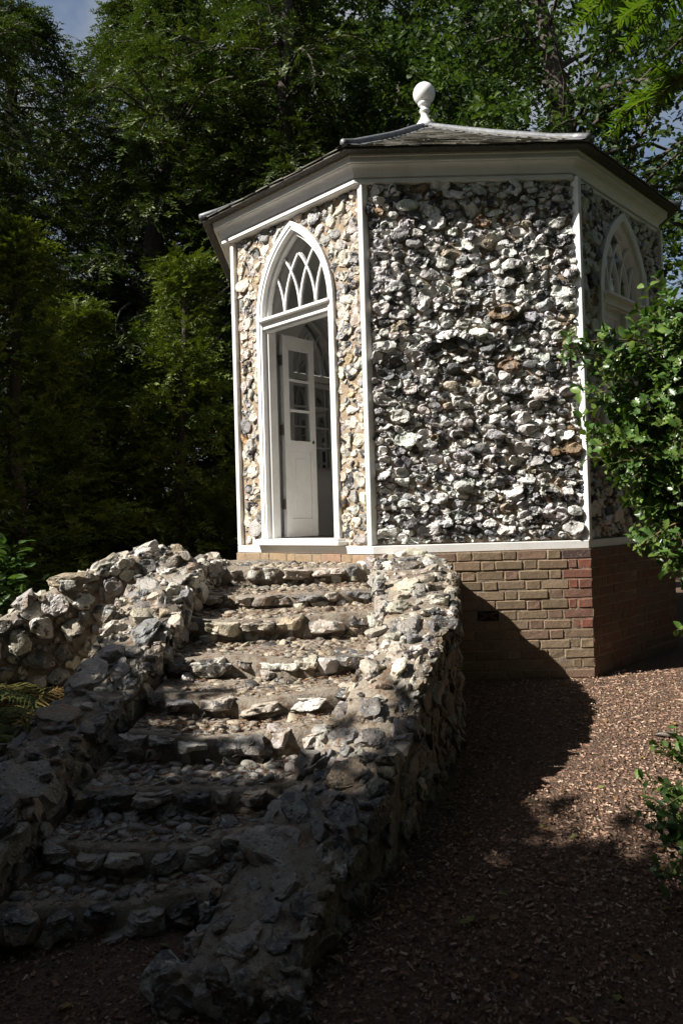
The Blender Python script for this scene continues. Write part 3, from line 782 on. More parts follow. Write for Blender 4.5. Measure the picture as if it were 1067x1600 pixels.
for i in range(9):
    y, z, xl, xr, bow = STEPS[i]
    n, m = 40, 16
    yb = -1.35 if i == 0 else STEPS[i-1][0]+0.12
    V = []
    for a in range(n+1):
        t = a/n; p = lip(i, t)
        col = [p+np.array([0, 0.055, -0.30]), p+np.array([0, 0.035, -0.06])]; p = p+np.array([0, 0.050, 0])
        for b in range(m+1):
            s_ = b/m; col.append(np.array([p[0], p[1]+(yb-y+0.12)*s_, p[2]+(z-p[2]+0.012)*s_]))
        V += col
    V = np.array(V); V += np.stack([np.zeros(len(V)), fA(V)*0.018+fB(V+2)*0.008, fA(V+5)*0.010+fB(V)*0.005], 1)
    k = m+3; F = [[a*k+b, (a+1)*k+b, (a+1)*k+b+1, a*k+b+1] for a in range(n) for b in range(k-1)]
    st = put('step', mesh('step', V, F, None, True), 'mortar_stair', stair)
    # edge stones: an irregular top row and smaller ones under it
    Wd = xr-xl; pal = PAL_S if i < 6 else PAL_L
    hgt = (STEPS[i][1]-(STEPS[i+1][1] if i < 8 else -1.17))
    for row in (0, 1):
        t = rng.uniform(-0.04, 0.0)
        while t < 1:
            L = (rng.uniform(0.09, 0.27) if i < 6 else rng.uniform(0.08, 0.17)) if row == 0 else rng.uniform(0.05, 0.13)
            p = lip(i, min(max(t+L/2/Wd, 0), 1)); dp = rng.uniform(0.05, 0.10); hh = hgt*(rng.uniform(0.24, 0.40) if row == 0 else rng.uniform(0.22, 0.34))
            r = np.array([1/max(abs(cos(a))/(L*0.54), abs(sin(a))/dp) for a in ANG])*(1+0.14*rng.normal(size=NA)); r = np.minimum(r, L*0.6)
            for _ in range(2): r = 0.25*np.roll(r, 1)+0.5*r+0.25*np.roll(r, -1)
            ctr = p+np.array([0, 0.055+rng.uniform(-0.02, 0.025)+0.012*row, (-hh*0.86+rng.uniform(-0.014, 0.010)) if row == 0 else -hgt*rng.uniform(0.62, 0.85)])
            Vs, Fs = stone(rng, r, hh, sub_for(ctr, L*0.4, (0, -1, 0)), 0.17, 0.32, 4, 0.55, 0.52, 13, 0.54, 0.06)
            yaw = rng.normal()*0.16
            Fm = np.array([[cos(yaw), sin(yaw), 0], [-sin(yaw), cos(yaw), 0], [0, 0, 1.0]])
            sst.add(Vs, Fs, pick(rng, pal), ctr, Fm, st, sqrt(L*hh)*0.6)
            t += (L+rng.uniform(0.0, 0.03 if row == 0 else 0.05))/Wd
    # pebbles bedded in the tread
    dep = (yb-y) if i else 0.45
    for c, r in pack(rng, 0.0, Wd, 0.10, dep+0.04, 0.026 if i > 4 else 0.024, 0.35, 1.25, None, gap=0.10, fill=0.62, tight=0.95):
        tt = c[0]/Wd; p = lip(i, tt); r = np.minimum(r, 0.05)
        Vs, Fs = stone(rng, r*0.95, r.mean()*0.50, 2, 0.14, 0.15, 1, 0.8, 0.75, 6, 0.7)
        ctr = np.array([p[0], p[1]+c[1], p[2]+(z-p[2]+0.012)*min(c[1]/max(dep, .1), 1)+rng.uniform(-0.006, 0.004)-(0.010 if i < 6 else 0.005)])
        spb.add(Vs, Fs, pick(rng, PAL_P)*(np.array([0.92, 0.82, 0.68, 1]) if i < 6 else 1), ctr, np.eye(3), st, r.mean())

# parapets: path points (x, y, top z, width)
def smooth_path(P, n):
    P = np.array(P, float); d = np.concatenate([[0], np.cumsum(np.linalg.norm(np.diff(P[:, :2], axis=0), axis=1))])
    s = np.linspace(0, d[-1], n); Q = np.stack([np.interp(s, d, P[:, k]) for k in range(P.shape[1])], 1)
    for _ in range(4): Q[1:-1] = 0.25*Q[:-2]+0.5*Q[1:-1]+0.25*Q[2:]
    return Q, d[-1]
def tread_z(x, y):
    ys = np.array([s[0] for s in STEPS][::-1]); zs = np.array([s[1] for s in STEPS][::-1])
    z = np.full(np.shape(y), -1.17)
    for s in STEPS[::-1]: z = np.where(np.asarray(y) > s[0], s[1], z)
    return z
def parapet(name, P, seed, inner, rtop, rface, pal, outer_z=None, closed_end=True, sub=4):
    """inner: +1 if the steps lie on the left normal side of the path"""
    rng = np.random.default_rng(seed)
    Q, L = smooth_path(P, 60); n = len(Q)
    T = np.gradient(Q[:, :2], axis=0); T /= np.linalg.norm(T, axis=1)[:, None]; Nn = np.stack([-T[:, 1], T[:, 0]], 1)
    fA = SN(rng, 7); sgrid = np.linspace(0, L, n)
    A = Acc(); V = []
    prof = [(-0.5, None), (-0.5, -0.05), (-0.42, 0), (-0.15, 0.012), (0.15, 0.012), (0.42, 0), (0.5, -0.05), (0.5, None)]
    for k in range(n):
        for a, dz in prof:
            xy = Q[k, :2]+Nn[k]*a*(Q[k, 3]-0.022)
            V.append([xy[0], xy[1], -1.35 if dz is None else Q[k, 2]-0.024+dz])
    V = np.array(V); V += np.stack([fA(V), fA(V+3), fA(V+7)], 1)*0.012
    m = len(prof); F = [[k*m+j, (k+1)*m+j, (k+1)*m+j+1, k*m+j+1] for k in range(n-1) for j in range(m-1)]
    F0 = np.array([[j for j in range(m)], [(n-1)*m+j for j in range(m)][::-1]])
    A.add(V, F); A.F.setdefault(m, []).append(F0)
    part = put(name, fixn(A.mesh(name, True)), 'mortar_stair', stair)
    at = lambda s: np.array([np.interp(s, sgrid, Q[:, k]) for k in range(4)])
    def basis(s):
        k = min(int(s/L*(n-1)), n-1); return T[k], Nn[k]
    slope = np.gradient(Q[:, 2], sgrid)
    # coping
    wmax = Q[:, 3].max()
    for c, r in pack(rng, 0, L, -wmax/2, wmax/2, rtop, 0.50, 0.95, None, gap=0.0, fill=1.25, rlim=(rtop*0.4, rtop*2.2)):
        q = at(c[0]); t, nn = basis(c[0]); sl_ = np.interp(c[0], sgrid, slope)
        a = c[1]/wmax*q[3]; r2 = r*np.where(np.abs(np.sin(ANG)) > 0.7, q[3]/wmax, 1)
        u = np.array([t[0], t[1], sl_]); u /= np.linalg.norm(u); v = np.array([nn[0], nn[1], 0]); w = np.cross(u, v); w = w if w[2] > 0 else -w
        edge = abs(a)/(q[3]/2)
        # roll the edge stones outward
        if edge > 0.55:
            w = w*0.85+v*np.sign(a)*0.5; w /= np.linalg.norm(w); v2 = np.cross(w, u); v = v2
        ctr = np.array([q[0]+nn[0]*a, q[1]+nn[1]*a, q[2]-0.024-0.022*(edge > 0.55)+rng.uniform(-0.012, 0.012)])
        V, F = stone(rng, r2*1.10, min(0.012+r.mean()*0.55, 0.07), sub_for(ctr, r.mean(), w), 0.17, 0.36, rng.integers(2, 6), 0.55, 0.60, 15, 0.46, 0.15)
        sst.add(V, F, pick(rng, pal), ctr, np.array([u, v, w]), part, r.mean())
    # faces
    for side in (-1, 1):
        isin = side == inner
        def lowz(s):
            q = at(s); t, nn = basis(s)
            if isin:
                return float(tread_z(q[0], q[1]))-0.04
            return float(ground_z(0, q[1]))-0.03 if outer_z is None else outer_z
        ss = np.linspace(0, L, 80); lz = np.array([lowz(s) for s in ss]); tz = np.interp(ss, sgrid, Q[:, 2])
        def inside(Pq): return (Pq[:, 1] > np.interp(Pq[:, 0], ss, lz)-0.01) & (Pq[:, 1] < np.interp(Pq[:, 0], ss, tz)-0.015)
        if (tz-lz).max() < 0.05: continue
        for c, r in pack(rng, 0, L, lz.min(), tz.max(), rface, 0.45, 1.15, inside, gap=0.04, fill=1.0, rlim=(rface*0.4, rface*2.0)):
            if r.mean() < 0.015: continue
            q = at(c[0]); t, nn = basis(c[0])
            w = np.array([nn[0]*side, nn[1]*side, 0.12]); w /= np.linalg.norm(w)
            u = np.array([t[0], t[1], 0])*side*-1; v = np.cross(w, u); 
            if v[2] < 0: u = -u; v = -v
            rr = r if np.dot(u[:2], t) > 0 else r[(-np.arange(NA)+NA//2) % NA]
            ctr = np.array([q[0]+nn[0]*side*(q[3]/2-0.022), q[1]+nn[1]*side*(q[3]/2-0.022), c[1]])
            V, F = stone(rng, rr*1.05, min(0.012+r.mean()*0.6, 0.06), sub_for(ctr, r.mean(), w), 0.17, 0.36, rng.integers(2, 5), 0.55, 0.60, 14, 0.48, 0.13)
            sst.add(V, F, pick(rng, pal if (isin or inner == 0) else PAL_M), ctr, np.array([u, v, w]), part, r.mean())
    # end stones
    q = at(L); t, nn = basis(L)
    for _ in range(10):
        r0 = rng.uniform(0.05, 0.09); r = r0*(1+0.25*np.sin(ANG*2+rng.uniform(0, 6)))
        V, F = stone(rng, r, r0*0.8, 4, 0.18, 0.40, 4, 0.55, 0.62, 14, 0.50)
        zz = rng.uniform(-1.20, max(q[2]-0.03, -1.12)); a = rng.uniform(-0.5, 0.5)*q[3]
        ctr = np.array([q[0]+nn[0]*a+t[0]*0.02, q[1]+nn[1]*a+t[1]*0.02, zz])
        sst.add(V, F, pick(rng, pal), ctr, np.array([[nn[0], nn[1], 0], [0, 0, 1.0], [t[0], t[1], 0]]), part, r0)
    return part
RP = [(-0.60, -1.96, 0.01, 0.50), (-0.57, -2.22, -0.01, 0.50), (-0.59, -2.93, -0.09, 0.50), (-0.655, -3.41, -0.25, 0.44), (-0.78, -3.81, -0.40, 0.37), (-0.91, -4.11, -0.53, 0.37)]
RP2 = [(-0.91, -4.11, -0.56, 0.37), (-1.05, -4.47, -0.73, 0.40), (-1.23, -4.75, -0.87, 0.42), (-1.36, -5.03, -1.00, 0.42), (-1.41, -5.19, -1.05, 0.40), (-1.45, -5.36, -1.10, 0.38)]
parapet('parapet', RP, 41, -1, 0.046, 0.040, PAL_S)
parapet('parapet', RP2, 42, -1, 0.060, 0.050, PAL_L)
LP_ = [(-2.05, -1.55, -0.01, 0.24), (-2.12, -2.0, 0.0, 0.26), (-2.21, -2.5, -0.01, 0.38), (-2.25, -3.0, -0.19, 0.44), (-2.26, -3.49, -0.39, 0.40), (-2.33, -3.84, -0.54, 0.36)]
LP2 = [(-2.33, -3.84, -0.55, 0.36), (-2.41, -4.19, -0.66, 0.36), (-2.46, -4.49, -0.74, 0.36), (-2.50, -4.99, -0.86, 0.38), (-2.54, -5.4, -1.0, 0.38)]
parapet('parapet', LP_, 43, 1, 0.050, 0.046, PAL_S)
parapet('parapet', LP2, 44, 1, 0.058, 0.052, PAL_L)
WG = [(-2.16, -2.30, 0.10, 0.34), (-2.45, -2.40, 0.12, 0.36), (-2.79, -2.59, -0.04, 0.36), (-3.10, -2.69, -0.19, 0.36), (-3.30, -2.78, -0.32, 0.36), (-3.9, -3.1, -0.62, 0.36), (-4.4, -3.4, -0.8, 0.36)]
parapet('wing_wall', WG, 45, 0, 0.054, 0.050, PAL_S)
sst.build(stair, 300, 'small_stones'); spb.build(stair, 300, 'small_pebbles')

# ------------------------------------------------------------------ bark mulch, litter
def in_poly(P, poly):
    poly = np.array(poly); ins = np.zeros(len(P), bool); j = len(poly)-1
    for i in range(len(poly)):
        xi, yi = poly[i]; xj, yj = poly[j]
        c = ((yi > P[:, 1]) != (yj > P[:, 1])) & (P[:, 0] < (xj-xi)*(P[:, 1]-yi)/(yj-yi+1e-12)+xi)
        ins ^= c; j = i
    return ins
def chips(name, P, rng, lmin, lmax, wr, cols, tilt, thick, label, cat):
    n = len(P); L = rng.uniform(lmin, lmax, n)*np.exp(rng.normal(size=n)*0.25); w = L*rng.uniform(wr[0], wr[1], n); h = thick*rng.uniform(0.5, 1.4, n)
    yaw = rng.uniform(0, 2*pi, n); pt = rng.normal(size=n)*tilt; rl = rng.normal(size=n)*tilt
    x = np.stack([np.cos(yaw)*np.cos(pt), np.sin(yaw)*np.cos(pt), np.sin(pt)], 1)
    y = np.stack([-np.sin(yaw), np.cos(yaw), rl], 1); z = np.cross(x, y)
    t = np.array([[-.5, -.5, 0], [.42, -.5, 0], [-.46, 0, 1.3], [.5, .05, 1.3], [-.4, .5, 0], [.45, .42, 0]])
    V = P[:, None]+t[None, :, 0:1]*(x*L[:, None])[:, None]+t[None, :, 1:2]*(y*w[:, None])[:, None]+t[None, :, 2:]*(z*h[:, None])[:, None]
    f = np.array([[0, 1, 3, 2], [2, 3, 5, 4]])
    F = (np.arange(n)[:, None, None]*6+f[None]).reshape(-1, 4)
    c = np.array(cols)[rng.integers(len(cols), size=n)]*rng.uniform(0.7, 1.25, (n, 1)); c = np.concatenate([c, np.ones((n, 1))], 1)
    o = obj(name, mesh(name, V.reshape(-1, 3), F, np.repeat(c, 6, 0)), 'mulch_chip'); o['kind'] = 'stuff'; o['label'] = label; o['category'] = cat
rng = np.random.default_rng(51)
N = 92000
P = np.stack([rng.uniform(-2.9, 2.6, N), -6.4+4.6*rng.beta(1.0, 1.15, N), np.zeros(N)], 1)
footp = [(-0.35, -1.9), (-0.35, -3.0), (-0.42, -3.5), (-0.55, -3.9), (-0.75, -4.3), (-1.0, -4.75), (-1.2, -5.1), (-1.35, -5.4), (-1.6, -5.4), (-1.75, -5.0), (-2.3, -5.0), (-2.35, -5.6), (-3, -5.6), (-3, -1.9)]
ok = ~in_poly(P, footp) & ~((np.hypot(P[:, 0], P[:, 1]) < AP+0.02) & (P[:, 1] > -2.02)) & (P[:, 1] < -1.98+np.clip(P[:, 0]-0.83, 0, 3)*1.0)
P = P[ok]; P[:, 2] = ground_z(P[:, 0], P[:, 1])+rng.uniform(-0.004, 0.010, len(P))
chips('bark_mulch', P, rng, 0.006, 0.020, (0.18, 0.5), [(0.30, 0.178, 0.118), (0.21, 0.112, 0.07), (0.40, 0.27, 0.19), (0.13, 0.075, 0.05), (0.33, 0.20, 0.14), (0.47, 0.36, 0.26)], 0.22, 0.004, 'brown bark chip mulch spread over the ground around the pavilion', 'mulch')
# needle litter on the steps
N = 7000; idx = rng.integers(1, 9, N); tt = rng.uniform(0.02, 0.98, N); P = []
for i, t in zip(idx, tt):
    p = lip(i, t); dp = STEPS[i-1][0]+0.02-STEPS[i][0]; s = rng.beta(1.6, 1.0)*dp
    P.append([p[0], p[1]+0.05+s, p[2]+0.012+rng.uniform(-0.002, 0.008)])
chips('needle_litter', np.array(P), rng, 0.010, 0.026, (0.06, 0.18), [(0.20, 0.09, 0.035), (0.13, 0.07, 0.035), (0.26, 0.14, 0.06), (0.09, 0.05, 0.03)], 0.12, 0.002, 'dry brown needles littering the flint steps', 'litter')

# ------------------------------------------------------------------ vegetation
def tile(A, T, TF, P, X, Z, sc, cols):
    """copies of a template (m,3) placed at P with x axis X, z axis about Z"""
    X = X/(np.linalg.norm(X, axis=1)[:, None]+1e-9); Y = np.cross(Z, X); Y /= np.linalg.norm(Y, axis=1)[:, None]+1e-9; Zz = np.cross(X, Y)
    sc = np.broadcast_to(sc, (len(P),))
    V = P[:, None]+sc[:, None, None]*(T[None, :, 0:1]*X[:, None]+T[None, :, 1:2]*Y[:, None]+T[None, :, 2:3]*Zz[:, None])
    m = len(T); F = (np.arange(len(P))[:, None, None]*m+TF[None]).reshape(-1, TF.shape[1])
    c = np.concatenate([cols, np.ones((len(P), 1))], 1)
    A.add(V.reshape(-1, 3), F, np.repeat(c, m, 0))
def yew_template(rng, pairs=11, L=0.26):
    """flat spray of short needle-covered shoots either side of an axis"""
    V, F = [], []
    def shoot(p, d, n, ln, w):
        s = np.cross(n, d); s /= np.linalg.norm(s); b = len(V); q = p+d*ln*0.45
        V.extend([p, q+s*w, p+d*ln, q-s*w]); F.append([b, b+1, b+2, b+3])
    for k in range(pairs):
        t = (k+0.5)/pairs; p = np.array([L*t, 0, -0.05*t*t])
        for sg in (-1, 1):
            a = radians(rng.uniform(35, 75)); d = np.array([cos(a), sg*sin(a), rng.normal()*0.30]); d /= np.linalg.norm(d)
            n = np.array([rng.normal()*0.5, rng.normal()*0.5, 1.0])
            shoot(p, d, n, rng.uniform(0.05, 0.10)*(1.05-0.5*t), rng.uniform(0.007, 0.012))
    shoot(np.array([L*0.9, 0, -0.045]), np.array([1.0, 0, -0.2]), np.array([0, 0, 1.0]), 0.08, 0.010)
    return np.array(V), np.array(F)
def leaf_shape(L, W, lobes=False):
    """two folded halves, each one polygon"""
    if lobes: half = [(0, .03), (.22, .26), (.34, .15), (.52, .48), (.66, .28), (.84, .40), (1.0, .0)]
    else: half = [(0, .04), (.18, .30), (.42, .48), (.66, .44), (.86, .22), (1.0, .0)]
    m = len(half); V = [[0, 0, 0], [L*0.5, 0, -0.04*L], [L, 0, -0.16*L]]
    F = []
    for sg in (-1, 1):
        b = len(V); V += [[x*L, sg*w*W, w*W*0.32-0.16*L*x*x] for x, w in half[:-1]]
        ring = [0]+list(range(b, b+m-1))+[2, 1]; F.append(ring if sg < 0 else ring[::-1])
    return np.array(V, float), np.array(F)
def cluster_template(rng, n, L, W, spread, lobes=False):
    LV, LF = leaf_shape(L, W, lobes); V, F = [], []
    for k in range(n):
        a = rng.uniform(0, 2*pi); e = rng.uniform(-0.7, 0.8)
        x = np.array([cos(a)*cos(e), sin(a)*cos(e), sin(e)]); z = np.array([rng.normal()*0.5, rng.normal()*0.5, 1.0]); y = np.cross(z, x); y /= np.linalg.norm(y); z = np.cross(x, y)
        p = x*spread*rng.uniform(0.05, 0.6)+rng.normal(size=3)*spread*0.25; s = rng.uniform(0.75, 1.2)
        F.append(LF+len(V)*len(LV)); V.append(p+s*(LV[:, :1]*x+LV[:, 1:2]*y+LV[:, 2:]*z))
    return np.concatenate(V), np.concatenate(F)
def limb_path(rng, p, d, L, n=7, bend=0.12, rise=0.0, droop=0.0):
    pts = [np.array(p, float)]; d = np.array(d, float)/np.linalg.norm(d)
    for k in range(n):
        d = d+rng.normal(size=3)*bend+np.array([0, 0, rise-droop*(k/n)*2]); d /= np.linalg.norm(d); pts.append(pts[-1]+d*L/n)
    return np.array(pts)
def build_tree(seed, H, Rc, z0, kind, nb, per, trunk_r, cols, profile, droop, rise=0.0, trunk_pts=None, open_side=None, scale=1.0, gapn=None, tmin=0.22):
    """returns (trunk mesh, crown mesh) with the base at the origin"""
    rng = np.random.default_rng(seed)
    tp = np.array(trunk_pts, float) if trunk_pts is not None else limb_path(rng, (0, 0, -0.2), (0, 0, 1), H*0.96, 10, 0.05, 0.05)
    hh = np.linspace(0, 1, len(tp)); A = Acc(); A.add(*tube(tp, trunk_r*(1-0.9*hh)**0.8+0.012, 9))
    C = Acc(); temps = []
    if kind == 'yew': temps = [yew_template(rng) for _ in range(5)]
    elif kind == 'oak': temps = [cluster_template(rng, 8, 0.105, 0.072, 0.16, True) for _ in range(5)]
    else: temps = [cluster_template(rng, 9, 0.12, 0.05, 0.16) for _ in range(5)]
    P, D, N, cc = [], [], [], []
    field = SN(rng, 1.3, 12)
    for b in range(nb):
        f = rng.uniform(0, 1)**0.85; zc = z0+(H-z0)*f
        tt = np.clip((zc-0.2)/(tp[-1][2]-tp[0][2]), 0.02, 0.97); base = np.array([np.interp(tt, hh, tp[:, k]) for k in range(3)])
        L = Rc*profile(f)*rng.uniform(0.75, 1.12); az = rng.uniform(0, 2*pi)
        d = np.array([cos(az), sin(az), rise+rng.normal()*0.12])
        path = limb_path(rng, base, d, max(L, 0.3), 7, 0.20 if kind == 'oak' else 0.10, 0.02, droop)
        if L > 0.8 and (kind != 'oak' or rng.uniform() < 0.4): A.add(*tube(path, np.linspace(max(0.014*L, 0.012), 0.006, len(path)), 5))
        n = int(per*(0.4+0.6*L/Rc)); t = rng.uniform(tmin, 1.0, n)**0.75
        q = np.stack([np.interp(t*7, np.arange(8), path[:, k]) for k in range(3)], 1)
        dh = path[-1]-path[0]; dh = dh/(np.linalg.norm(dh)+1e-9); lat = np.array([-dh[1], dh[0], 0])
        off = rng.normal(size=n)*0.20*L*(1.15-t)+rng.normal(size=n)*0.08
        q = q+lat*off[:, None]+np.stack([np.zeros(n), np.zeros(n), -np.abs(off)*0.35*(1 if droop else 0)+rng.normal(size=n)*0.10], 1)
        dd = dh[None]*0.8+lat[None]*np.sign(off)[:, None]*rng.uniform(0.2, 1.0, (n, 1))+rng.normal(size=(n, 3))*0.25; dd[:, 2] -= droop*1.6*rng.uniform(0.3, 1.3, n)
        P.append(q); D.append(dd); N.append(np.stack([rng.normal(size=n)*0.35, rng.normal(size=n)*0.35, np.ones(n)], 1)); cc.append(np.full(n, rng.uniform(0.75, 1.25)))
    P = np.concatenate(P); D = np.concatenate(D); N = np.concatenate(N); cc = np.concatenate(cc)
    if open_side is not None:
        tx = np.interp(P[:, 2], tp[:, 2], tp[:, 0]); m = (np.abs(P[:, 0]-tx-open_side*P[:, 1]) < 0.22) & (P[:, 1] < 0.1) & (rng.uniform(size=len(P)) < 0.75); P, D, N, cc = P[~m], D[~m], N[~m], cc[~m]
    if gapn is not None:
        ok = field(P) > gapn; P, D, N, cc = P[ok], D[ok], N[ok], cc[ok]
    pal = np.array(cols); col = pal[rng.integers(len(pal), size=len(P))]*cc[:, None]*rng.uniform(0.8, 1.2, (len(P), 1))
    w = rng.integers(len(temps), size=len(P))
    for k, (T, TF) in enumerate(temps):
        s = w == k
        if s.any(): tile(C, T, TF, P[s], D[s], N[s], rng.uniform(0.8, 1.3, s.sum())*scale, col[s])
    return A.mesh('trunk', True), C.mesh('crown', False)
YEW = [(0.040, 0.063, 0.012), (0.050, 0.076, 0.013), (0.028, 0.047, 0.012), (0.070, 0.096, 0.015)]
OAK = [(0.042, 0.072, 0.017), (0.034, 0.060, 0.016), (0.058, 0.092, 0.020), (0.028, 0.052, 0.017)]
LAU = [(0.050, 0.095, 0.025), (0.060, 0.110, 0.030), (0.040, 0.080, 0.025)]
egg = lambda f: (0.35+0.65*sin(pi*min(f*1.25+0.12, 1.0))) if f < 0.7 else max(0.12, 1.0-(f-0.62)/0.42)
cone = lambda f: max(0.08, 1.0-f*0.95)
dome = lambda f: max(0.25, sqrt(max(0.0, 1-(f*0.95)**2)))
ball = lambda f: max(0.3, sqrt(max(0.0, 1-(2*f-1)**2)))
def place(name, label, cat, meshes, mat, loc, rz=0.0, sc=(1, 1, 1), group=None):
    t = thing(name, label, cat, loc, group); t.rotation_euler = (0, 0, rz); t.scale = sc
    for nm, me, m in zip(('trunk', 'crown'), meshes, ('bark', mat)):
        obj(nm, me, m, t)
    return t
GZ = -0.99
yewA = build_tree(101, 10.5, 2.9, 0.1, 'yew', 185, 43, 0.26, YEW, egg, 0.14, tmin=0.04, scale=1.15)
yewB = yewA
yewS = build_tree(103, 5.0, 1.6, 0.4, 'yew', 120, 36, 0.09, [(0.088, 0.118, 0.013), (0.108, 0.138, 0.017), (0.064, 0.094, 0.013)], cone, 0.03, 0.22, scale=0.95, tmin=0.08)
oakD = build_tree(104, 11.0, 3.6, 2.6, 'oak', 120, 36, 0.24, OAK, dome, 0.04, 0.25, gapn=-0.45)
oak_trunk = [(0, 0, -0.2), (0.02, 0, 2.0), (-0.05, 0.05, 4.2), (-0.22, 0.0, 5.6), (-0.62, 0.1, 6.6), (-0.85, 0.2, 7.8), (-1.0, 0.2, 9.2), (-1.3, 0.3, 10.6)]
oakE = build_tree(105, 11.5, 4.2, 3.2, 'oak', 130, 36, 0.42, OAK, dome, 0.05, 0.22, trunk_pts=oak_trunk, gapn=-0.30, open_side=0.40)
YG = 'yews behind the pavilion'
for x, y, rz, s, lab in [(-7.3, 4.8, 0.3, 1.05, 'tall dark yew at the far left edge with hanging sprays'), (-4.4, 5.0, 2.4, 1.1, 'broad dark yew between the two young yews, farther back'), (-2.5, 6.0, 1.0, 1.2, 'tall yew rising behind the left eave'),
        (-6.4, 6.4, 4.1, 1.2, 'dark yew filling the gap at the far left'), (-0.9, 8.6, 5.2, 1.25, 'yew top showing between the left eave and the finial')]:
    place('yew_tree', lab, 'tree', yewA, 'leaf_yew', (x, y, GZ), rz, (s, s, s), YG)
place('young_yew', 'sunlit young yew with pointed leader at the far left', 'tree', yewS, 'leaf_yew', (-4.75, 1.2, GZ), 0.0, (1.05, 1.05, 1.0), 'young yews left of the pavilion')
place('young_yew', 'sunlit young yew with pointed leader beside the left eave', 'tree', yewS, 'leaf_yew', (-3.25, 2.4, GZ), 2.0, (0.95, 0.95, 1.06), 'young yews left of the pavilion')
place('young_yew', 'sunlit young yew set back between two other young yews', 'tree', yewS, 'leaf_yew', (-4.15, 2.2, GZ), 4.0, (0.9, 0.9, 0.92), 'young yews left of the pavilion')
place('oak_tree', 'leafy broadleaf tree directly behind the ball finial', 'tree', oakD, 'leaf_broad', (0.3, 6.4, GZ), 0.6, group='broadleaf trees behind the roof')
place('oak_tree', 'oak with a thick bare trunk above the right eave', 'tree', oakE, 'leaf_broad', (3.75, 4.6, GZ), 0.0, group='broadleaf trees behind the roof')
# woodland farther back
for k, (x, y, m, mt, s, rz, lab) in enumerate([(-10.5, 9, yewB, 'leaf_yew', 1.5, 0.4, 'far yew behind the tall dark yew at the left edge'), (-6.8, 10.5, yewB, 'leaf_yew', 1.5, 2.2, 'far yew in the gap between the left yews'),
        (-3.6, 11.5, yewB, 'leaf_yew', 1.45, 3.6, 'far yew high behind the broad dark yew'), (-0.6, 11.0, oakD, 'leaf_broad', 1.6, 3.0, 'far broadleaf tree showing left of the finial'), (3.0, 11.5, oakD, 'leaf_broad', 1.5, 1.2, 'far broadleaf tree showing right of the finial'),
        (9.5, 8.5, yewB, 'leaf_yew', 1.2, 5.0, 'far dark yew low behind the right eave'), (5.6, 3.0, yewS, 'leaf_yew', 1.0, 5.0, 'low dark yew behind the holly')]):
    place('background_tree', lab, 'tree', m, mt, (x, y, GZ), rz, (s, s, s), 'trees farther back in the wood')
# clipped yews shade the foreground; unseen tall trees are added to block sky light
yewH = build_tree(106, 6.4, 1.9, 0.2, 'yew', 92, 32, 0.14, YEW, lambda f: max(0.30, sqrt(max(0.0, 1-(f*0.92)**4))), 0.08, 0.1, scale=3.4)
for k, (x, y, m, s, rz, lab) in enumerate([(-6.75, -5.75, yewH, 0.69, 0.2, 'clipped yew shading the left parapet'), (-6.0, -8.0, yewH, 0.90, 1.9, 'clipped yew shading the foot of the steps'), (-5.5, -9.7, yewH, 0.98, 4.0, 'clipped yew left of the viewpoint'), (-7.2, -9.2, yewH, 1.0, 2.2, 'rear clipped yew left of the viewpoint'),
        (-2.4, -13.0, yewB, 1.4, 3.1, 'unseen tall yew added behind the viewpoint on the left to block sky'), (-6.4, -13.0, yewB, 1.4, 0.7, 'unseen tall yew added far behind the viewpoint on the left to block sky'), (4.2, -6.6, yewB, 1.1, 2.9, 'unseen tall yew added close on the right of the viewpoint to block sky'), (1.3, -10.4, yewB, 1.4, 4.0, 'unseen tall yew added straight behind the viewpoint to block sky'), (5.4, -8.0, yewB, 1.3, 5.0, 'unseen tall yew added to the right of the viewpoint to block sky'), (6.2, -2.6, yewA, 1.0, 2.0, 'yew right of the holly'), (4.6, -5.0, yewB, 0.9, 1.0, 'yew on the right between holly and viewpoint'), (5.6, 0.2, yewB, 0.95, 3.0, 'yew beyond the holly on the right'), (-9.4, -0.4, yewH, 1.17, 0.5, 'clipped yew far to the left that shades the young yews')]):
    place('shade_tree', lab, 'tree', m, 'leaf_yew', (x, y, -1.3), rz, (s, s, s), 'trees around the viewpoint')
place('shade_tree', 'unseen tall broadleaf tree added over the viewpoint to block sky', 'tree', oakD, 'leaf_broad', (0.4, -9.4, -1.3), 2.0, (1.3, 1.3, 1.55), 'trees around the viewpoint')

# holly
def holly_leaf():
    L, W = 0.060, 0.034
    xs = np.array([0, .10, .20, .30, .42, .52, .64, .74, .85, 1.0]); ws = np.array([.05, .50, .34, .78, .50, .95, .55, .72, .30, .0]); zz = np.array([0, .30, .05, .34, .04, .36, .05, .28, .05, 0])
    V, F = [], []
    for x, w, z in zip(xs, ws, zz): V += [[x*L, -w*W*0.6, z*W*0.6], [x*L, 0, 0], [x*L, w*W*0.6, z*W*0.6]]
    for i in range(len(xs)-1):
        for j in range(2): F.append([i*3+j, (i+1)*3+j, (i+1)*3+j+1, i*3+j+1])
    V = np.array(V); V[:, 2] += -0.25*(V[:, 0]-L/2)**2/L
    return V, np.array(F)
HV, HF = holly_leaf()
HV2 = np.concatenate([HV[[0, 9, 18, 27+1]][:, :]*1, HV[[1, 13, 28]]*1, HV[[2, 11, 20]]*1]) if False else HV[[0, 3, 9, 15, 21, 28, 23, 17, 11, 5, 2, 1, 13, 19]]
HF2 = np.array([[0, 1, 2, 12, 11, 11], [2, 3, 4, 5, 13, 12]])
HF2 = np.array([[11, 1, 2, 12], [12, 2, 3, 13], [13, 3, 4, 5], [11, 12, 8, 9], [12, 13, 7, 8], [13, 5, 6, 7]])
HOL = [(0.055, 0.110, 0.022), (0.070, 0.128, 0.026), (0.042, 0.088, 0.020), (0.095, 0.150, 0.030)]
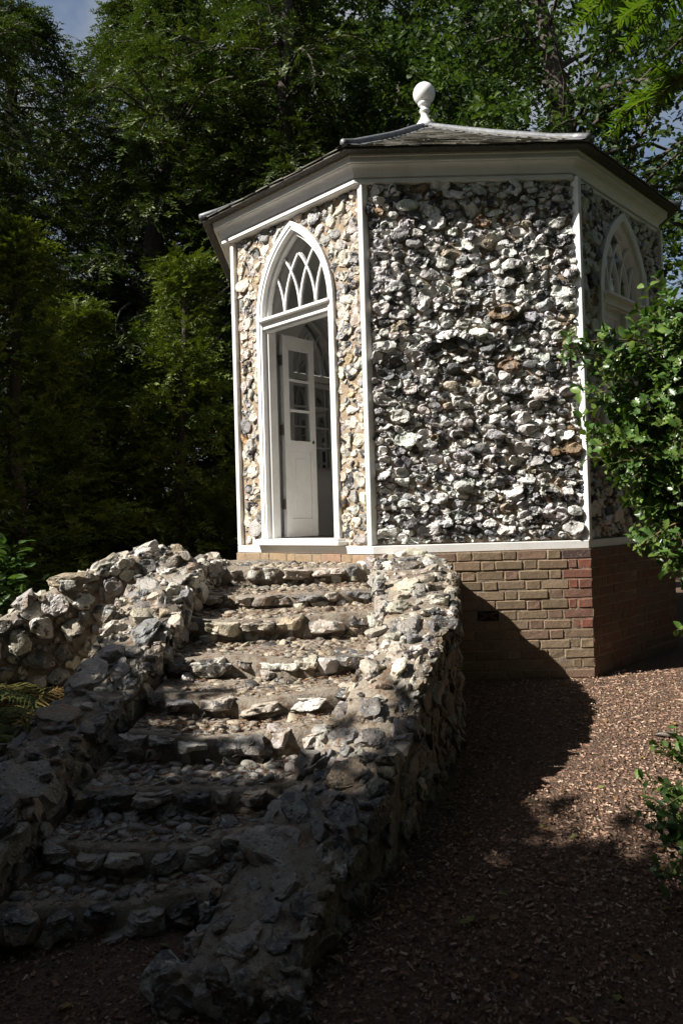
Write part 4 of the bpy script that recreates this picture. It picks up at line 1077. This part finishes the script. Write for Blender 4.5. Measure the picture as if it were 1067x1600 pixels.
def holly(name, label, base, blobs, twigs, seed, scale=1.0, extra=()):
    rng = np.random.default_rng(seed); root = thing(name, label, 'bush', base); base = np.array(base)
    S = Acc(); P, X, Z = [], [], []
    vol = np.array([np.prod(b[1]) for b in blobs])**0.7; vol /= vol.sum()
    for c, _ in blobs:
        c = np.array(c); mid = (base+c)/2+rng.normal(size=3)*0.08
        S.add(*tube(np.array([base, base*0.6+mid*0.4+rng.normal(size=3)*0.03, mid, c]), [0.022*scale, 0.018*scale, 0.014*scale, 0.007*scale], 6))
    def twig(p, d, L, n):
        path = limb_path(rng, p, d, L, 5, 0.16, 0.0, 0.03); S.add(*tube(path, np.linspace(0.0032, 0.0014, len(path)), 4))
        t = np.linspace(0.12, 1, n)
        for k, tk in enumerate(t):
            q = np.array([np.interp(tk*5, np.arange(6), path[:, j]) for j in range(3)]); ax = path[-1]-path[0]; ax /= np.linalg.norm(ax)
            a = k*2.4+rng.normal()*0.4; e1 = np.cross(ax, [0.2, 0.1, 1.0]); e1 /= np.linalg.norm(e1)+1e-9; e2 = np.cross(ax, e1)
            dx = ax*0.45+(e1*cos(a)+e2*sin(a))*0.9+rng.normal(size=3)*0.18
            P.append(q); X.append(dx); Z.append(np.array([0, 0, 0.75])+ax*0.5+rng.normal(size=3)*0.4)
    for _ in range(twigs):
        b = blobs[rng.choice(len(blobs), p=vol)]; c, r = np.array(b[0]), np.array(b[1])
        d = rng.normal(size=3); d /= np.linalg.norm(d); p = c+d*r*rng.uniform(0.25, 0.86)
        L = rng.uniform(0.10, 0.20)*scale
        twig(p, d*r/np.max(r)+np.array([0, 0, 0.15])+rng.normal(size=3)*0.35, L, int(rng.integers(6, 11)))
    for p, q in extra:
        p = np.array(p); q = np.array(q); v = q-p; L = np.linalg.norm(v)
        S.add(*tube(np.array([p, (p+q)/2+[0, 0, 0.01], q]), [0.006, 0.0045, 0.003], 5))
        for k in range(int(L/0.05)): twig(p+v*(0.1+0.9*rng.uniform()), v/L+rng.normal(size=3)*0.8, rng.uniform(0.07, 0.14), 6)
        twig(q, v/L, 0.12, 8)
    P = np.array(P); X = np.array(X); Z = np.array(Z)
    X = X/np.linalg.norm(X, axis=1)[:, None]; Y = np.cross(Z, X); Y /= np.linalg.norm(Y, axis=1)[:, None]+1e-9; Zz = np.cross(X, Y)
    sc = rng.uniform(0.7, 1.2, len(P))*scale; col = np.array(HOL)[rng.integers(4, size=len(P))]*rng.uniform(0.75, 1.25, (len(P), 1))
    put('stem', S.mesh('stem', True), 'twig', root)
    area = np.array([px_area(p, 0.02, -(_fw)) for p in P]); front = area*(1+0*area)
    depth = (P-CAM)@_fw; order = np.argsort(np.where(area > 0, depth, 99))
    var = []
    for c in HOL: var.append(mesh('leaf', HV, HF, np.tile(np.append(c, 1), (len(HV), 1)), True))
    for k in order[:300]:
        o = obj('leaf', var[rng.integers(4)], 'leaf_holly', root)
        Mx = Matrix.Identity(4)
        for q in range(3): Mx[q][0] = X[k][q]*sc[k]; Mx[q][1] = Y[k][q]*sc[k]; Mx[q][2] = Zz[k][q]*sc[k]; Mx[q][3] = P[k][q]-base[q]
        o.matrix_local = Mx
    A = Acc(); r_ = order[300:]
    if len(r_):
        tile(A, HV2, HF2, P[r_], X[r_], Z[r_], sc[r_], col[r_]); o = put('foliage', A.mesh('foliage', True), 'leaf_holly', root); o['kind'] = 'stuff'
    return root
def at(px, py, d): return CAM+d*(_fw+_r2*(px-533.5)/FPX+_u2*(800-py)/FPX)
# ellipsoid masses of the bush in metres
holly('holly_bush', 'large glossy holly bush overlapping the right side of the pavilion', (1.65, -3.0, -1.04),
      [((0.86, -3.1, 1.00), (0.40, 0.32, 0.26)), ((1.12, -3.1, 1.30), (0.34, 0.36, 0.34)), ((0.80, -3.2, 0.66), (0.34, 0.32, 0.26)), ((1.10, -3.15, 0.45), (0.36, 0.36, 0.30)), ((1.10, -3.2, 0.16), (0.30, 0.32, 0.24)),
       ((1.20, -3.25, -0.12), (0.17, 0.2, 0.12)), ((1.20, -3.2, -0.40), (0.15, 0.2, 0.12)), ((1.45, -2.9, 0.8), (0.4, 0.4, 0.7))], 1050, 61, 1.12,
      extra=[((0.78, -3.25, 1.15), (0.30, -3.4, 1.17)), ((0.75, -3.25, 1.27), (0.30, -3.35, 1.25)), ((0.7, -3.3, 0.72), (0.46, -3.35, 0.66)), ((0.9, -3.3, 0.2), (0.72, -3.35, 0.12))])
holly('holly_bush', 'low holly shrub on the mulch at the right edge', (0.24, -4.85, -1.17),
      [((0.21, -4.9, -0.92), (0.20, 0.2, 0.20)), ((0.16, -4.92, -0.70), (0.13, 0.16, 0.15)), ((0.36, -4.85, -0.80), (0.20, 0.2, 0.25)), ((0.23, -4.95, -1.05), (0.18, 0.16, 0.10))], 130, 62, 0.78)

# laurel-like bush left, small bush beside the pavilion corner
lauM = build_tree(111, 1.6, 0.9, 0.2, 'laurel', 46, 26, 0.03, LAU, ball, 0.02, 0.3, scale=0.9)
place('laurel_bush', 'pale-leaved bush behind the wing wall at the left edge', 'bush', lauM, 'leaf_broad', (-4.1, -1.3, GZ), 0.4, (1.0, 1.0, 0.80))
place('shrub', 'small light green shrub left of the pavilion corner', 'bush', lauM, 'leaf_broad', (-3.1, 6.8, GZ), 2.4, (1.0, 1.0, 1.0))
# ferns
def fern(loc, seed, label):
    rng = np.random.default_rng(seed); root = thing('fern', label, 'fern', loc, 'ferns below the wing wall')
    for k in range(9):
        az = rng.uniform(0, 2*pi); L = rng.uniform(0.55, 0.92); A = Acc()
        d = np.array([cos(az), sin(az), 0]); path = np.array([d*L*(0.75*t)+np.array([0, 0, L*(1.15*t-0.75*t*t)]) for t in np.linspace(0, 1, 12)])
        c = np.array([(0.07, 0.09, 0.022), (0.11, 0.10, 0.028), (0.15, 0.08, 0.028), (0.05, 0.08, 0.02), (0.17, 0.12, 0.04)][rng.integers(5)])
        V, F = tube(path, np.linspace(0.004, 0.0012, 12), 4); A.add(V, F, np.append(c*0.6, 1))
        lat = np.array([-d[1], d[0], 0])
        for j in range(26):
            t = 0.15+0.85*j/26; p = np.array([np.interp(t*11, np.arange(12), path[:, q]) for q in range(3)]); ln = 0.13*L/0.5*sin(pi*min(1, 0.18+t*0.82))**0.8+0.012
            for sg in (-1, 1):
                x = lat*sg+d*0.35+np.array([0, 0, -0.15+rng.normal()*0.1]); x /= np.linalg.norm(x); n_ = np.cross(x, d); n_ /= np.linalg.norm(n_)+1e-9; y = np.cross(n_, x)
                vs = []; m = 7
                for q in range(m+1):
                    w = 0.011*(1-0.8*q/m)*(1.0 if q % 2 else 0.45); vs += [p+x*ln*q/m-y*w, p+x*ln*q/m+y*w]
                A.add(np.array(vs), [[2*q, 2*q+1, 2*q+3, 2*q+2] for q in range(m)], np.append(c*rng.uniform(0.8, 1.2), 1))
        put('frond', A.mesh('frond'), 'leaf_fern', root, loc)
for k, (x, y, lab) in enumerate([(-2.85, -3.30, 'browning fern below the wing wall, nearest the parapet'), (-3.08, -3.45, 'yellow green fern at the left edge below the wing wall'), (-2.78, -3.6, 'fern low down beside the left parapet'), (-2.68, -3.02, 'rusty fern against the foot of the wing wall')]):
    fern((x, y, float(ground_z(x, y))+0.02), 70+k, lab)
# conifer branch close to the viewpoint, upper right
def near_conifer():
    rng = np.random.default_rng(81); root = thing('conifer', 'sunlit conifer branch with long flat needles hanging in the upper right corner', 'tree', (1.3, -6.2, -1.24))
    S = Acc(); S.add(*tube(np.array([[1.3, -6.2, -1.3], [1.28, -6.2, 0.5], [1.32, -6.2, 2.4], [1.3, -6.15, 4.0]]), [0.12, 0.10, 0.08, 0.04], 9))
    N_ = Acc(); T = np.array([[0, -.5, 0], [.45, -.6, .0], [1, 0, -.02], [.45, .6, 0], [0, .5, 0]]); T[:, 1] *= 0.15; 
    TF = np.array([[0, 1, 3, 4], [1, 2, 3, 3]])[:1]
    P, X, Z, sc = [], [], [], []
    def shoot(p, d, L):
        path = limb_path(rng, p, d, L, 6, 0.06, 0.0, 0.05); S.add(*tube(path, np.linspace(0.0022, 0.0010, 7), 5))
        n = int(L/0.0030); ax = path[-1]-path[0]; ax /= np.linalg.norm(ax); lat = np.cross(ax, [0, 0, 1.0]); lat /= np.linalg.norm(lat)
        for k in range(n):
            t = k/n; q = np.array([np.interp(t*6, np.arange(7), path[:, j]) for j in range(3)])
            P.append(q); X.append(lat*(1 if k % 2 else -1)+ax*rng.uniform(0.15, 0.5)+np.array([0, 0, rng.normal()*0.22])); Z.append(np.array([0, 0, 1.0])+rng.normal(size=3)*0.3); sc.append(rng.uniform(0.032, 0.048)*(1-0.4*t**3))
    for (ex, ey, ez) in [(-0.47, -6.0, 1.40), (-0.40, -5.95, 1.18), (-0.43, -6.1, 1.31)]:
        a = np.array([1.3, -6.2, ez+0.75]); e = np.array([ex, ey, ez]); path = np.array([a, a*0.5+e*0.5+[0, 0, 0.06], e*0.85+a*0.15+[0, 0, 0.02], e])
        S.add(*tube(path, [0.014, 0.009, 0.005, 0.002], 6))
        for t in np.linspace(0.66, 1.0, 10):
            q = np.array([np.interp(t*3, np.arange(4), path[:, j]) for j in range(3)]); dv = e-a; dv /= np.linalg.norm(dv); lat = np.cross(dv, [0, 0, 1.0])
            for sg in (-1, 1): shoot(q, dv*0.7+lat*sg*rng.uniform(0.4, 0.9)+np.array([0, 0, rng.normal()*0.25]), rng.uniform(0.06, 0.12))
    P = np.array(P); tile(N_, T[[0, 1, 2, 3, 4]], np.array([[0, 1, 2, 3, 4]]), P, np.array(X), np.array(Z), np.array(sc), np.array([(0.085, 0.15, 0.018), (0.07, 0.13, 0.016), (0.11, 0.17, 0.024)])[rng.integers(3, size=len(P))])
    put('branch', S.mesh('branch', True), 'twig', root); o = put('needles', N_.mesh('needles'), 'leaf_fern', root); o['kind'] = 'stuff'
near_conifer()
# a loose flat stone lying on the mulch
rng = np.random.default_rng(91); V, F = stone(rng, 0.055*(1+0.2*np.sin(ANG*2+1)), 0.018, 3, 0.15, 0.2, 2)
o = obj('loose_stone', mesh('loose_stone', V, F, np.tile([0.12, 0.11, 0.11, 0.3], (len(V), 1)), True), 'flint_weathered', None, (0.80, -3.25, float(ground_z(0, -3.25))+0.012))
o['label'] = 'flat dark stone lying on the mulch near the low holly'; o['category'] = 'stone'

# fallen leaves on the mulch
rng = np.random.default_rng(95); n = 330; LV, LF = leaf_shape(0.045, 0.03)
P = np.stack([rng.uniform(-2.3, 2.2, n), rng.uniform(-6.2, -2.1, n), np.zeros(n)], 1)
P = P[~in_poly(P, footp)]; n = len(P); P[:, 2] = ground_z(P[:, 0], P[:, 1])+0.016
A = Acc(); az = rng.uniform(0, 2*pi, n)
tile(A, LV, LF, P, np.stack([np.cos(az), np.sin(az), rng.normal(size=n)*0.2], 1), np.stack([rng.normal(size=n)*0.25, rng.normal(size=n)*0.25, np.ones(n)], 1), rng.uniform(0.5, 1.1, n), np.array([(0.22, 0.12, 0.05), (0.30, 0.20, 0.08), (0.14, 0.08, 0.04), (0.16, 0.17, 0.05)])[rng.integers(4, size=n)])
o = obj('fallen_leaves', A.mesh('fallen_leaves'), 'leaf_fern'); o['kind'] = 'stuff'; o['label'] = 'dry leaves scattered over the bark mulch'; o['category'] = 'leaves'

# fallen twigs on the mulch
tw = Acc(); rng = np.random.default_rng(96)
for _ in range(90):
    x, y = rng.uniform(-1.9, 2.0), rng.uniform(-6.2, -2.1)
    if in_poly(np.array([[x, y]]), footp)[0]: continue
    a = rng.uniform(0, 2*pi); tw.add(*tube(limb_path(rng, (x, y, float(ground_z(x, y))+0.012), (cos(a), sin(a), 0.0), rng.uniform(0.05, 0.16), 4, 0.12), [0.0028, 0.0024, 0.002, 0.0016, 0.001], 4))
o = obj('fallen_twigs', tw.mesh('fallen_twigs'), 'twig'); o['kind'] = 'stuff'; o['label'] = 'thin dry twigs lying on the bark mulch'; o['category'] = 'twigs'
